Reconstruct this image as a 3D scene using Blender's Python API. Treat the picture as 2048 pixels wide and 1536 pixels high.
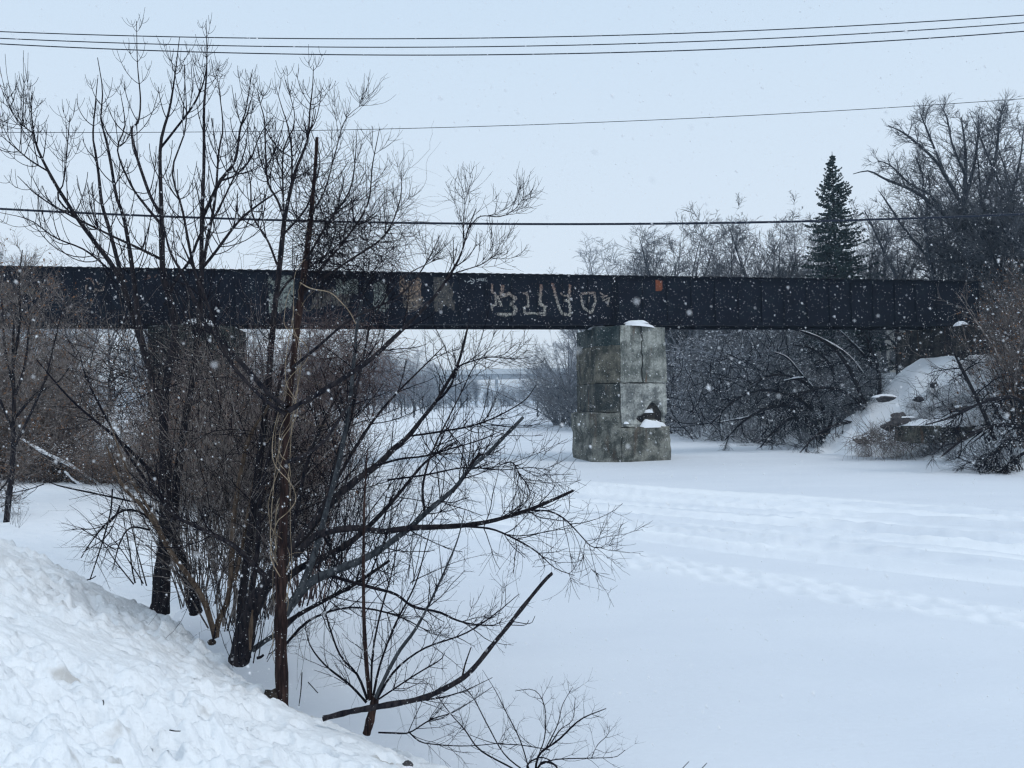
import bpy, math, random
import numpy as np
from mathutils import noise as mnoise, Vector

for o in list(bpy.data.objects):
    bpy.data.objects.remove(o)
SC = bpy.context.scene
COL = SC.collection

# ------------------------------------------------------------------ camera
F = 1536.0                      # focal length in pixels of the 2048 px wide frame
EYE = 3.34
PITCH = math.atan(32 / F)
ROLL = math.radians(0.94)
cam_d = bpy.data.cameras.new('camera')
cam = bpy.data.objects.new('camera', cam_d)
COL.objects.link(cam)
cam_d.sensor_width = 36
cam_d.lens = 27
cam_d.clip_start = 0.05
cam_d.clip_end = 4000
cam.location = (0, 0, EYE)
_f = np.array([0, math.cos(PITCH), math.sin(PITCH)])
_r0 = np.array([1.0, 0, 0])
_u0 = np.array([0, -math.sin(PITCH), math.cos(PITCH)])
_r = math.cos(ROLL) * _r0 - math.sin(ROLL) * _u0
_u = math.sin(ROLL) * _r0 + math.cos(ROLL) * _u0
from mathutils import Matrix
M_ = Matrix(((_r[0], _u[0], -_f[0]), (_r[1], _u[1], -_f[1]), (_r[2], _u[2], -_f[2])))
cam.rotation_euler = M_.to_euler()
cam_d.dof.use_dof = True
cam_d.dof.focus_distance = 22
cam_d.dof.aperture_fstop = 6
SC.camera = cam

# ------------------------------------------------------------------ world: overcast sky
SUN_EL, SUN_AZ = math.radians(50), math.radians(122)
w = bpy.data.worlds.new('World')
SC.world = w
w.use_nodes = True
nt = w.node_tree
nt.nodes.clear()
out = nt.nodes.new('ShaderNodeOutputWorld')
bg = nt.nodes.new('ShaderNodeBackground')
bg.inputs['Strength'].default_value = 0.1
sky = nt.nodes.new('ShaderNodeTexSky')
sky.sky_type = 'NISHITA'
sky.sun_disc = False
sky.sun_elevation = SUN_EL
sky.sun_rotation = SUN_AZ
tc = nt.nodes.new('ShaderNodeTexCoord')
sep = nt.nodes.new('ShaderNodeSeparateXYZ')
ramp = nt.nodes.new('ShaderNodeValToRGB')
ramp.color_ramp.elements[0].position = 0.0
ramp.color_ramp.elements[0].color = (.80, .885, .975, 1)
ramp.color_ramp.elements[1].position = 0.5
ramp.color_ramp.elements[1].color = (.635, .785, .95, 1)
scl = nt.nodes.new('ShaderNodeVectorMath')
scl.operation = 'SCALE'
scl.inputs['Scale'].default_value = 10.15
mix = nt.nodes.new('ShaderNodeMix')
mix.data_type = 'RGBA'
mix.inputs[0].default_value = 0.94       # share of the cloud cover
nt.links.new(tc.outputs['Generated'], sep.inputs[0])
nt.links.new(sep.outputs['Z'], ramp.inputs[0])
nt.links.new(ramp.outputs['Color'], scl.inputs[0])
nt.links.new(sky.outputs[0], mix.inputs[6])
nt.links.new(scl.outputs[0], mix.inputs[7])
nt.links.new(mix.outputs[2], bg.inputs['Color'])
nt.links.new(bg.outputs[0], out.inputs['Surface'])

sun_d = bpy.data.lights.new('sun', 'SUN')
sun_d.energy = 0.9
sun_d.angle = math.radians(14)
sun_d.color = (1.0, .97, .93)
sun = bpy.data.objects.new('sun', sun_d)
COL.objects.link(sun)
sd = Vector((math.sin(SUN_AZ) * math.cos(SUN_EL), math.cos(SUN_AZ) * math.cos(SUN_EL), math.sin(SUN_EL)))
sun.rotation_euler = sd.to_track_quat('Z', 'Y').to_euler()

SC.view_settings.view_transform = 'Standard'
SC.view_settings.look = 'None'
SC.view_settings.exposure = 0.0
SC.view_settings.gamma = 1.0
SC.view_settings.use_curve_mapping = False
SC.render.engine = 'CYCLES'
SC.cycles.max_bounces = 5
SC.cycles.diffuse_bounces = 3
SC.cycles.glossy_bounces = 2
SC.cycles.volume_bounces = 0
SC.cycles.use_denoising = True
SC.cycles.denoiser = 'OPENIMAGEDENOISE'
SC.cycles.denoising_prefilter = 'ACCURATE'
SC.cycles.pixel_filter_type = 'BLACKMAN_HARRIS'
SC.cycles.filter_width = 1.3


def W(px, py, Y):
    """world point seen at pixel (px,py) of the 2048x1536 frame at distance Y"""
    d = _f + ((px - 1024) / F) * _r + ((768 - py) / F) * _u
    return np.array([0, 0, EYE]) + d * (Y / d[1])


def ground_at(px, py, z=0.0):
    d = _f + ((px - 1024) / F) * _r + ((768 - py) / F) * _u
    return np.array([0, 0, EYE]) + d * ((z - EYE) / d[2])


PXM = lambda Y: Y / F           # metres per photograph pixel at distance Y


# ------------------------------------------------------------------ tagging and meshes
def tag(o, label=None, cat=None, group=None, kind=None):
    if label: o['label'] = label
    if cat: o['category'] = cat
    if group: o['group'] = group
    if kind: o['kind'] = kind
    return o


def empty(name, loc=(0, 0, 0)):
    o = bpy.data.objects.new(name, None)
    o.empty_display_size = .3
    COL.objects.link(o)
    o.location = loc
    return o


def link(name, me, mat=None, parent=None):
    if mat is not None and not me.materials:
        me.materials.append(mat)
    o = bpy.data.objects.new(name, me)
    COL.objects.link(o)
    if parent is not None:
        o.parent = parent
    return o


def mesh_np(name, V, faces, smooth=True):
    """faces: (n,4) or (n,3) int array or list of such"""
    me = bpy.data.meshes.new(name)
    if not isinstance(faces, (list, tuple)):
        faces = [faces]
    faces = [np.asarray(f, dtype=np.int32) for f in faces if len(f)]
    V = np.asarray(V, dtype=np.float32)
    me.vertices.add(len(V))
    me.vertices.foreach_set('co', V.ravel())
    loops = np.concatenate([f.ravel() for f in faces])
    tot = np.concatenate([np.full(len(f), f.shape[1], dtype=np.int32) for f in faces])
    start = np.concatenate([[0], np.cumsum(tot)[:-1]]).astype(np.int32)
    me.loops.add(len(loops))
    me.loops.foreach_set('vertex_index', loops)
    me.polygons.add(len(tot))
    me.polygons.foreach_set('loop_start', start)
    me.polygons.foreach_set('loop_total', tot)
    me.polygons.foreach_set('use_smooth', np.full(len(tot), smooth, dtype=bool))
    me.update(calc_edges=True)
    me.validate()
    return me


class Geo:
    def __init__(s):
        s.V, s.Q, s.T, s.n = [], [], [], 0

    def add(s, V, Q=None, T=None):
        V = np.asarray(V, float).reshape(-1, 3)
        s.V.append(V)
        if Q is not None and len(Q): s.Q.append(np.asarray(Q, int) + s.n)
        if T is not None and len(T): s.T.append(np.asarray(T, int) + s.n)
        s.n += len(V)
        return s

    def tubes(s, P, R, sides=3):
        """P (n,k,3), R (n,k)"""
        P = np.asarray(P, float); R = np.asarray(R, float)
        if P.ndim == 2: P = P[None]; R = R[None]
        n, k, _ = P.shape
        if n == 0: return s
        T = np.gradient(P, axis=1)
        T /= np.linalg.norm(T, axis=2, keepdims=True) + 1e-9
        m = T.mean(axis=1, keepdims=True)
        ref = np.where(np.abs(m[..., 2:3]) > .75 * (np.linalg.norm(m, axis=2, keepdims=True) + 1e-9), np.array([1.0, 0.1, 0]), np.array([0.05, .1, 1.0]))
        A = np.cross(T, ref)
        A /= np.linalg.norm(A, axis=2, keepdims=True) + 1e-9
        B = np.cross(T, A)
        ang = np.arange(sides) * 2 * math.pi / sides
        ring = A[:, :, None, :] * np.cos(ang)[None, None, :, None] + B[:, :, None, :] * np.sin(ang)[None, None, :, None]
        V = P[:, :, None, :] + ring * R[:, :, None, None]
        idx = np.arange(n * k * sides).reshape(n, k, sides)
        a = idx[:, :-1, :]; b = np.roll(a, -1, axis=2); d = idx[:, 1:, :]; c = np.roll(d, -1, axis=2)
        return s.add(V.reshape(-1, 3), np.stack([a, b, c, d], -1).reshape(-1, 4))

    def blades(s, C, D, L, Wd, rng):
        """flat leaf quads: centres, directions, length, width"""
        n = len(C)
        D = D / (np.linalg.norm(D, axis=1, keepdims=True) + 1e-9)
        S = np.cross(D, rng.normal(size=(n, 3)))
        S /= np.linalg.norm(S, axis=1, keepdims=True) + 1e-9
        L = np.broadcast_to(L, (n,))[:, None]; Wd = np.broadcast_to(Wd, (n,))[:, None]
        V = np.stack([C, C + D * L * .5 + S * Wd * .5, C + D * L, C + D * L * .5 - S * Wd * .5], 1)
        return s.add(V.reshape(-1, 3), np.arange(4 * n).reshape(n, 4))

    def box(s, lo, hi):
        x0, y0, z0 = lo; x1, y1, z1 = hi
        V = [(x0, y0, z0), (x1, y0, z0), (x1, y1, z0), (x0, y1, z0), (x0, y0, z1), (x1, y0, z1), (x1, y1, z1), (x0, y1, z1)]
        return s.add(V, [(0, 3, 2, 1), (4, 5, 6, 7), (0, 1, 5, 4), (1, 2, 6, 5), (2, 3, 7, 6), (3, 0, 4, 7)])

    def arrays(s):
        V = np.concatenate(s.V)
        return V, (np.concatenate(s.Q) if s.Q else np.zeros((0, 4), int)), (np.concatenate(s.T) if s.T else np.zeros((0, 3), int))

    def build(s, name, mat, parent=None, smooth=True, xf=None):
        V, Q, T = s.arrays()
        if xf is not None: V = xf(V)
        return link(name, mesh_np(name, V, [Q, T], smooth), mat, parent)

    def mesh(s, name, mat, smooth=True):
        V, Q, T = s.arrays()
        me = mesh_np(name, V, [Q, T], smooth)
        me.materials.append(mat)
        return me


# ------------------------------------------------------------------ numpy noise
def _hash(ix, iy, seed):
    h = (ix.astype(np.int64) * 374761393 + iy.astype(np.int64) * 668265263 + seed * 1442695041) & 0xffffffff
    h = ((h ^ (h >> 13)) * 1274126177) & 0xffffffff
    h = (h ^ (h >> 16)) & 0xffffffff
    return h / 4294967295.0


def vnoise(x, y, seed=0):
    ix, iy = np.floor(x), np.floor(y)
    fx, fy = x - ix, y - iy
    fx = fx * fx * fx * (fx * (fx * 6 - 15) + 10); fy = fy * fy * fy * (fy * (fy * 6 - 15) + 10)
    a = _hash(ix, iy, seed); b = _hash(ix + 1, iy, seed); c = _hash(ix, iy + 1, seed); d = _hash(ix + 1, iy + 1, seed)
    return (a * (1 - fx) + b * fx) * (1 - fy) + (c * (1 - fx) + d * fx) * fy - .5


def fbm(x, y, o=4, seed=0):
    r = 0; a = 1; f = 1
    for i in range(o):
        r = r + a * vnoise(x * f + 17.3 * i, y * f - 9.1 * i, seed + i)
        a *= .5; f *= 2.03
    return r


def clods(x, y, size, seed, prob=1.0, soft=False):
    """rounded lumps: height of the highest hemisphere-like clod at each point, 0..~1 * size"""
    gx, gy = x / size, y / size
    ix, iy = np.floor(gx), np.floor(gy)
    best = np.zeros_like(x)
    for dx in (-1, 0, 1):
        for dy in (-1, 0, 1):
            cx, cy = ix + dx, iy + dy
            px = cx + .5 + .8 * (_hash(cx, cy, seed) - .5)
            py = cy + .5 + .8 * (_hash(cx, cy, seed + 1) - .5)
            r = .28 + .5 * _hash(cx, cy, seed + 2)
            on = _hash(cx, cy, seed + 3) < prob
            an = _hash(cx, cy, seed + 4) * 3.14
            ux = (gx - px) * np.cos(an) + (gy - py) * np.sin(an)
            uy = -(gx - px) * np.sin(an) + (gy - py) * np.cos(an)
            d2 = (ux ** 2 * .7 + uy ** 2 * 1.5) / r ** 2
            h = np.where(on, np.clip(1 - d2, 0, 1) ** (1.5 if soft else .65) * r, 0)
            best = best + h if soft else np.maximum(best, h)
    return best * size


def sstep(t):
    t = np.clip(t, 0, 1)
    return t * t * (3 - 2 * t)


# ------------------------------------------------------------------ terrain functions
BT = np.array([.9816, .1909])           # bridge axis (towards the right bank)
BN = np.array([-.1909, .9816])          # across the bridge, away from the camera
D0 = 39.9
BO = np.array([(1243 - 1024) / F * D0, D0])


def bxy(t, n):
    return BO + BT * t + BN * n


def crestY(x):
    return np.interp(x, [-30, -14, -7.3, -4.55, -3.4, -2.09, -1.35, -.78, .6, 2.5, 6], [17, 13.4, 11, 10, 8.5, 7.05, 7.25, 7.1, 6.5, 5, 0])


def z_near(x, y, detail=True):
    z = 1.93 - .407 * x - .311 * y
    z = np.minimum(z, 2.6 + .1 * (z - 2.6))
    if detail:
        wob = fbm(x * .9, y * .9, 3, 5)
        z = z + .10 * wob
        # trampled, ploughed clods under fresh snow; finer near the crest
        r = np.hypot(x, y)
        c1 = clods(x + .05 * wob, y * 1.25, .19, 11, .6, True)
        c2 = clods(x, y * 1.2, .10, 31, .6, True)
        c3 = clods(x, y, .048, 51, .45, True)
        k = .18 + .95 * sstep((fbm(x * .8, y * .8, 3, 77) + .30) / .6)
        c0 = clods(x + 9, y * 1.2, .42, 91, .45)
        z = z + k * (c0 * .15 + c1 * .55 + c2 * .62 + c3 * .6) + .016 * fbm(x * 16, y * 16, 3, 3) - .05 * np.clip(fbm(x * 6.5, y * 8, 2, 19) - .28, 0, 1)
        # deeper pits where boots went in
        p = clods(x + 3, y * 1.1 + 7, .5, 71, .28)
        z = z - .26 * p - .95 * clods(x + 1, y * 1.3 + 2, .15, 171, .15)
    cy = crestY(x)
    if detail:
        cy = cy + .16 * vnoise(x * 2.3, y * .2, 9)
    d = y - cy
    z = z - np.where(d > 0, 1.1 * np.sqrt(d * d + .02) - .12, 0)
    return z


def shoreL(y):
    return np.interp(y, [5, 12, 20, 37, 100, 200, 350, 900], [-5.0, -5.6, -7.0, -8.8, -9.5, -17, -30, -60])


def shoreR(y):
    return np.interp(y, [5, 20, 30, 49, 60, 85, 122, 200, 350, 900], [24, 22, 20.3, 19.6, 14.9, 11.9, 8.8, 8.4, 12, 30])


def z_left(x, y, detail=True):
    s = shoreL(y) + (1.0 * vnoise(y * .13, y * 0, 3) if detail else 0) - x
    z = .95 * sstep(s / 4.2) + 1.6 * sstep((s - 8) / 14) * sstep((y - 20) / 12) - .5 * (1 - sstep((s + 1.0) / 1.2))
    z = np.where(s > -1.2, z, -.5)
    if detail: z = z + .07 * fbm(x * .3, y * .3, 3, 8) * sstep(s / 2) + .015 * fbm(x * 2, y * 2, 2, 4) * sstep(s)
    return z


def z_right(x, y, detail=True):
    s = x - shoreR(y) + (1.4 * vnoise(y * .2, y * 0, 13) if detail else 0)
    z = 1.1 * sstep(s / 3.2) + np.clip((s - 2.5) * .33, 0, 3.9) - .5 * (1 - sstep((s + 1.0) / 1.2))
    z = np.where(s > -1.2, z, -.5)
    rx, ry = x - BO[0], y - BO[1]
    t = rx * BT[0] + ry * BT[1]; n = rx * BN[0] + ry * BN[1]
    lump = (.55 * fbm(x * .8, y * .8, 4, 21) + .7 * clods(x, y, .9, 23, .5) if detail else 0)
    e = 5.85 - .8 * np.clip(20.35 - t, 0, None) - .62 * np.clip(np.abs(n - 1.5) - 1.5, 0, None) + lump * sstep((20.3 - t) / 2)
    e = np.where(t > 20.6, np.minimum(e, 5.85), e)
    z = np.maximum(z, e)
    if detail: z = z + .09 * fbm(x * .35, y * .35, 3, 8) * sstep(s / 2)
    return z


def z_ice(x, y, want='z'):
    z = .05 * fbm(x * .12, y * .12, 3, 2)
    dr = np.hypot((x - BO[0]) / 1.6, (y - BO[1] - 1))
    z = z + .03 * np.exp(-(dr / 3.2) ** 2) + .05 * np.exp(-((y - 35.5 - .05 * x) / 1.8) ** 2) * sstep((x + 8) / 12)
    q = x * .61 + y * .79
    s = x * .79 - y * .61
    wv = .8 * vnoise(s * .06, q * 0, 40)
    qq = q + wv
    band = sstep((qq - 15.2) / 2.2) * (1 - sstep((qq - 25.5) / 1.6))
    grooves = np.zeros_like(x)
    for k, (c, wd, a) in enumerate([(16.4, .3, .04), (17.3, .25, .05), (19.0, .35, .05), (19.9, .3, .06), (21.6, .3, .05), (22.4, .28, .05), (23.6, .35, .06), (24.6, .3, .05)]):
        cc = c + .7 * vnoise(s * .05 + k * 9, s * 0 + k, 41)
        grooves -= 2.4 * a * np.exp(-((q - cc) / wd) ** 2) * (.5 + sstep(vnoise(s * .2, s * 0 + k, 43) + .5))
        grooves += a * 2.2 * np.exp(-((q - cc - wd * 1.6) / (wd * .6)) ** 2)
    rough = .12 * fbm(s * .35, q * 3.4, 4, 44) + .22 * clods(x, y, .3, 81, .5)
    z = z + band * rough * sstep(vnoise(s * .12, q * .5, 45) + .6) + grooves
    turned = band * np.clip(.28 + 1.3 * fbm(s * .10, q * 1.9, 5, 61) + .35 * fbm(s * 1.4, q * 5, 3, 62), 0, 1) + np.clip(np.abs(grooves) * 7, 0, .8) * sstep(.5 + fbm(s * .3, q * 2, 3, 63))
    # a line of footprints crossing below the tracks
    fl = 14.0 - .11 * (s + 9) + .5 * vnoise(s * .25, s * 0, 47)
    for off, ph in ((.14, 0.), (-.14, .5), (.75, .25), (.55, .8)):
        ss = s / .72 + ph
        cell = np.floor(ss)
        jx = (_hash(cell, cell * 0 + int(ph * 10), 48) - .5) * .3
        jy = (_hash(cell, cell * 0 + int(ph * 10), 49) - .5) * .22
        d2 = (((ss - cell - .5 - jx) * .72) / .19) ** 2 + ((q - fl - off - jy) / .11) ** 2
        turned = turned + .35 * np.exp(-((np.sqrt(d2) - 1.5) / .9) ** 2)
        z = z - .065 * np.exp(-d2 * 1.2) + .022 * np.exp(-((np.sqrt(d2) - 1.7) / .5) ** 2)
    z = z + .006 * fbm(x * 1.2, y * 3.2, 3, 50)
    return np.clip(turned, 0, 1) if want == 'turned' else z


def zg(x, y):
    x = np.asarray(x, float); y = np.asarray(y, float)
    return float(np.max([z_near(x, y, False) if y < 14 else -9, z_left(x, y, False), z_right(x, y, False), 0.0]))


def polar_sheet(name, zf, az, rad, mat):
    A, R = np.meshgrid(np.radians(az), rad, indexing='ij')
    X = R * np.sin(A); Y = R * np.cos(A)
    Z = zf(X, Y)
    V = np.stack([X, Y, Z], -1).reshape(-1, 3)
    i = np.arange(len(az) * len(rad)).reshape(len(az), len(rad))
    Q = np.stack([i[:-1, :-1], i[:-1, 1:], i[1:, 1:], i[1:, :-1]], -1).reshape(-1, 4)[:, ::-1]
    return link(name, mesh_np(name, V, [Q]), mat)


# ------------------------------------------------------------------ materials
def new_mat(name):
    m = bpy.data.materials.new(name)
    m.use_nodes = True
    n = m.node_tree.nodes
    return m, n, m.node_tree.links, n['Principled BSDF']


def noise_mat(name, stops, scale, rough=.9, bump=0.0, bscale=None, stretch=(1, 1, 1), detail=6, spec=.2, rough_noise=.6):
    m, n, l, b = new_mat(name)
    t = n.new('ShaderNodeTexCoord'); mp = n.new('ShaderNodeMapping')
    mp.inputs['Scale'].default_value = stretch
    l.new(t.outputs['Object'], mp.inputs[0])
    nz = n.new('ShaderNodeTexNoise'); nz.inputs['Scale'].default_value = scale; nz.inputs['Detail'].default_value = detail
    nz.inputs['Roughness'].default_value = rough_noise
    l.new(mp.outputs[0], nz.inputs['Vector'])
    r = n.new('ShaderNodeValToRGB')
    el = r.color_ramp.elements
    el[0].position, el[0].color = stops[0][0], (*stops[0][1], 1)
    el[1].position, el[1].color = stops[-1][0], (*stops[-1][1], 1)
    for p, c in stops[1:-1]:
        e = el.new(p); e.color = (*c, 1)
    l.new(nz.outputs['Fac'], r.inputs[0])
    l.new(r.outputs[0], b.inputs['Base Color'])
    b.inputs['Roughness'].default_value = rough
    b.inputs['Specular IOR Level'].default_value = spec
    if bump:
        nb = n.new('ShaderNodeTexNoise'); nb.inputs['Scale'].default_value = bscale or scale * 3; nb.inputs['Detail'].default_value = 5
        l.new(mp.outputs[0], nb.inputs['Vector'])
        bp = n.new('ShaderNodeBump'); bp.inputs['Strength'].default_value = 1; bp.inputs['Distance'].default_value = bump
        l.new(nb.outputs['Fac'], bp.inputs['Height'])
        l.new(bp.outputs[0], b.inputs['Normal'])
    return m


M = {}
M['snow'] = noise_mat('snow', [(.3, (.84, .865, .89)), (.7, (.90, .915, .93))], 1.5, .85, .02, 22, spec=.15)
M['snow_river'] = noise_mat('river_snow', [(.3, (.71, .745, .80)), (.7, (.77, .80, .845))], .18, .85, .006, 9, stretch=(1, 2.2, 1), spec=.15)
M['snow_fluff'] = noise_mat('settled_snow', [(.3, (.82, .85, .89)), (.7, (.88, .9, .93))], 4, .9, .01, 30, spec=.1)
M['flake'] = noise_mat('snowflake', [(.3, (.9, .92, .95)), (.7, (.95, .95, .97))], 4, .9, spec=.1)
M['bark_dark'] = noise_mat('dark_bark', [(.35, (.005, .006, .011)), (.65, (.040, .034, .036))], 30, .95, .01, 60, stretch=(1, 1, .25), spec=.1)
M['twig_dark'] = noise_mat('dark_twig', [(.35, (.004, .005, .010)), (.65, (.017, .014, .018))], 9, .95, spec=.08)
M['bark_red'] = noise_mat('ridged_red_brown_bark', [(.35, (.010, .007, .008)), (.52, (.030, .018, .017)), (.70, (.075, .046, .038))], 34, .95, .03, 46, stretch=(1, 1, .12), spec=.1)
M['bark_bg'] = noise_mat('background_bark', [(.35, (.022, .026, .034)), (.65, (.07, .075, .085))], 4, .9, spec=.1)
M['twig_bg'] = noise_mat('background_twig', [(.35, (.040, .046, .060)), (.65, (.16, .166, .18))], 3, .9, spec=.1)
M['bark_grey'] = noise_mat('blue_grey_bark', [(.35, (.018, .022, .028)), (.65, (.075, .082, .09))], 24, .9, .01, 60, stretch=(1, 1, .4), spec=.12)
M['bark_tan'] = noise_mat('tan_bark', [(.35, (.05, .035, .027)), (.65, (.15, .11, .08))], 26, .9, .008, 60, stretch=(1, 1, .3), spec=.1)
M['twig_brown'] = noise_mat('brown_twig', [(.35, (.024, .022, .026)), (.46, (.095, .080, .075)), (.62, (.32, .28, .255))], 7, .95, spec=.08)
M['twig_red'] = noise_mat('red_brown_twig', [(.35, (.022, .014, .018)), (.47, (.085, .060, .060)), (.63, (.26, .20, .185))], 7, .95, spec=.08)
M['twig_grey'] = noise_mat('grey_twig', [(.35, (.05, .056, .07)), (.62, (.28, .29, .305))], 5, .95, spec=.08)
M['twig_hazy'] = noise_mat('haze_paled_grey_twig', [(.35, (.20, .22, .25)), (.65, (.42, .44, .48))], 1.5, .95, spec=.08)  # haze put into the colour: twigs paled for the far trees
M['vine'] = noise_mat('pale_vine', [(.35, (.16, .12, .08)), (.65, (.40, .32, .23))], 14, .85, spec=.15)
M['leaf'] = noise_mat('dry_leaf', [(.35, (.10, .05, .03)), (.65, (.27, .15, .08))], 6, .9, spec=.1)
M['needles'] = noise_mat('spruce_needles', [(.35, (.022, .04, .038)), (.65, (.06, .085, .075))], 3, .9, spec=.1)
M['cable'] = noise_mat('black_cable', [(.3, (.010, .016, .030)), (.7, (.016, .024, .042))], 2, .6)
M['steel'] = noise_mat('blackened_steel', [(.3, (.002, .003, .008)), (.55, (.004, .006, .014)), (.68, (.007, .012, .018)), (.8, (.016, .010, .014))], 1.7, .8, .004, 30, spec=.15)
M['rust'] = noise_mat('rust', [(.3, (.10, .03, .015)), (.7, (.28, .09, .045))], 9, .9)
M['tie'] = noise_mat('weathered_tie_wood', [(.3, (.02, .018, .018)), (.7, (.06, .05, .045))], 12, .95)
M['dirt'] = noise_mat('dark_earth', [(.3, (.02, .016, .014)), (.7, (.07, .055, .045))], 14, .95, .02, 40)
M['rock'] = noise_mat('dark_rock', [(.3, (.03, .03, .035)), (.7, (.12, .11, .11))], 5, .9, .02, 18)


def paint_mat(name, c_top, c_low, z0, z1, holes=.5, scale=7.):
    """old spray paint: colour runs from rust to cream, flaked away in places"""
    m, n, l, b = new_mat(name)
    t = n.new('ShaderNodeTexCoord')
    nz = n.new('ShaderNodeTexNoise'); nz.inputs['Scale'].default_value = scale; nz.inputs['Detail'].default_value = 8; nz.inputs['Roughness'].default_value = .75
    l.new(t.outputs['Object'], nz.inputs['Vector'])
    sp = n.new('ShaderNodeSeparateXYZ'); l.new(t.outputs['Object'], sp.inputs[0])
    mr = n.new('ShaderNodeMapRange'); mr.inputs[1].default_value = z0; mr.inputs[2].default_value = z1
    l.new(sp.outputs['Z'], mr.inputs[0])
    mx = n.new('ShaderNodeMix'); mx.data_type = 'RGBA'
    mx.inputs[6].default_value = (*c_low, 1); mx.inputs[7].default_value = (*c_top, 1)
    l.new(mr.outputs[0], mx.inputs[0])
    r = n.new('ShaderNodeValToRGB'); r.color_ramp.elements[0].position = holes - .06; r.color_ramp.elements[1].position = holes + .1
    l.new(nz.outputs['Fac'], r.inputs[0])
    m2 = n.new('ShaderNodeMix'); m2.data_type = 'RGBA'
    m2.inputs[6].default_value = (.012, .012, .018, 1)
    l.new(r.outputs[0], m2.inputs[0]); l.new(mx.outputs[2], m2.inputs[7])
    l.new(m2.outputs[2], b.inputs['Base Color'])
    b.inputs['Roughness'].default_value = .85
    return m


def concrete(name, dark, light, rust=.0, streak=.5):
    m, n, l, b = new_mat(name)
    t = n.new('ShaderNodeTexCoord')

    def nz(scale, st, det=8, ro=.65):
        mp = n.new('ShaderNodeMapping'); mp.inputs['Scale'].default_value = st
        l.new(t.outputs['Object'], mp.inputs[0])
        x = n.new('ShaderNodeTexNoise'); x.inputs['Scale'].default_value = scale; x.inputs['Detail'].default_value = det; x.inputs['Roughness'].default_value = ro
        l.new(mp.outputs[0], x.inputs['Vector'])
        return x
    a = nz(1.3, (1, 1, 1)); s = nz(2.6, (1, 1, .12)); g = nz(9, (1, 1, 1), 9, .85)
    r = n.new('ShaderNodeValToRGB'); r.color_ramp.elements[0].position = .42; r.color_ramp.elements[1].position = .58
    r.color_ramp.elements[0].color = (*dark, 1); r.color_ramp.elements[1].color = (*light, 1)
    l.new(a.outputs['Fac'], r.inputs[0])
    # dark vertical streaks
    rs = n.new('ShaderNodeValToRGB'); rs.color_ramp.elements[0].position = .48; rs.color_ramp.elements[1].position = .62
    l.new(s.outputs['Fac'], rs.inputs[0])
    ms = n.new('ShaderNodeMath'); ms.operation = 'MULTIPLY'; ms.inputs[1].default_value = streak
    l.new(rs.outputs[0], ms.inputs[0])
    mx = n.new('ShaderNodeMix'); mx.data_type = 'RGBA'; mx.inputs[7].default_value = (dark[0] * .5, dark[1] * .5, dark[2] * .5, 1)
    l.new(ms.outputs[0], mx.inputs[0]); l.new(r.outputs[0], mx.inputs[6])
    # grain, pale lime specks and pits
    rg = n.new('ShaderNodeValToRGB'); rg.color_ramp.elements[0].position = .35; rg.color_ramp.elements[1].position = .68
    rg.color_ramp.elements[0].color = (.3, .3, .3, 1); rg.color_ramp.elements[1].color = (1.9, 1.9, 1.9, 1)
    l.new(g.outputs['Fac'], rg.inputs[0])
    mg = n.new('ShaderNodeMix'); mg.data_type = 'RGBA'; mg.blend_type = 'MULTIPLY'; mg.inputs[0].default_value = .8
    l.new(mx.outputs[2], mg.inputs[6]); l.new(rg.outputs[0], mg.inputs[7])
    last = mg.outputs[2]
    if rust:
        s2 = nz(1.9, (1.2, 1.2, .16), 5, .6)
        rr = n.new('ShaderNodeValToRGB'); rr.color_ramp.elements[0].position = .58; rr.color_ramp.elements[1].position = .68
        l.new(s2.outputs['Fac'], rr.inputs[0])
        mm = n.new('ShaderNodeMath'); mm.operation = 'MULTIPLY'; mm.inputs[1].default_value = rust
        l.new(rr.outputs[0], mm.inputs[0])
        m3 = n.new('ShaderNodeMix'); m3.data_type = 'RGBA'; m3.inputs[7].default_value = (.14, .07, .035, 1)
        l.new(mm.outputs[0], m3.inputs[0]); l.new(last, m3.inputs[6])
        last = m3.outputs[2]
    l.new(last, b.inputs['Base Color'])
    b.inputs['Roughness'].default_value = .92
    b.inputs['Specular IOR Level'].default_value = .15
    bp = n.new('ShaderNodeBump'); bp.inputs['Distance'].default_value = .03; bp.inputs['Strength'].default_value = .9
    l.new(g.outputs['Fac'], bp.inputs['Height']); l.new(bp.outputs[0], b.inputs['Normal'])
    return m


M['conc_darkgreen'] = concrete('dark_green_stained_concrete', (.022, .034, .036), (.075, .088, .084), .3)
M['conc_brown'] = concrete('brown_stained_concrete', (.045, .048, .042), (.15, .142, .115), .8)
M['conc_light'] = concrete('light_grey_concrete', (.12, .13, .12), (.33, .34, .31), .9, .65)
M['conc_pale'] = concrete('pale_spalled_concrete', (.15, .16, .155), (.42, .43, .40), .15, .45)
M['conc_mid'] = concrete('pitted_base_concrete', (.075, .08, .072), (.24, .24, .21), .3, .45)
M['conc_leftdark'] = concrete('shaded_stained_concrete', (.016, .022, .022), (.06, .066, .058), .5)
M['conc_dark'] = concrete('blackened_abutment_concrete', (.014, .014, .016), (.05, .045, .04), .3)
M['conc_far'] = noise_mat('far_bridge_concrete', [(.3, (.52, .55, .57)), (.7, (.60, .63, .65))], .5, .9)  # far concrete made paler in its colour to stand in for haze
M['conc_shade'] = noise_mat('far_bridge_girder', [(.3, (.36, .39, .42)), (.7, (.44, .47, .5))], .5, .9)  # darker tone for girder and columns, also paled in place of haze

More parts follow.
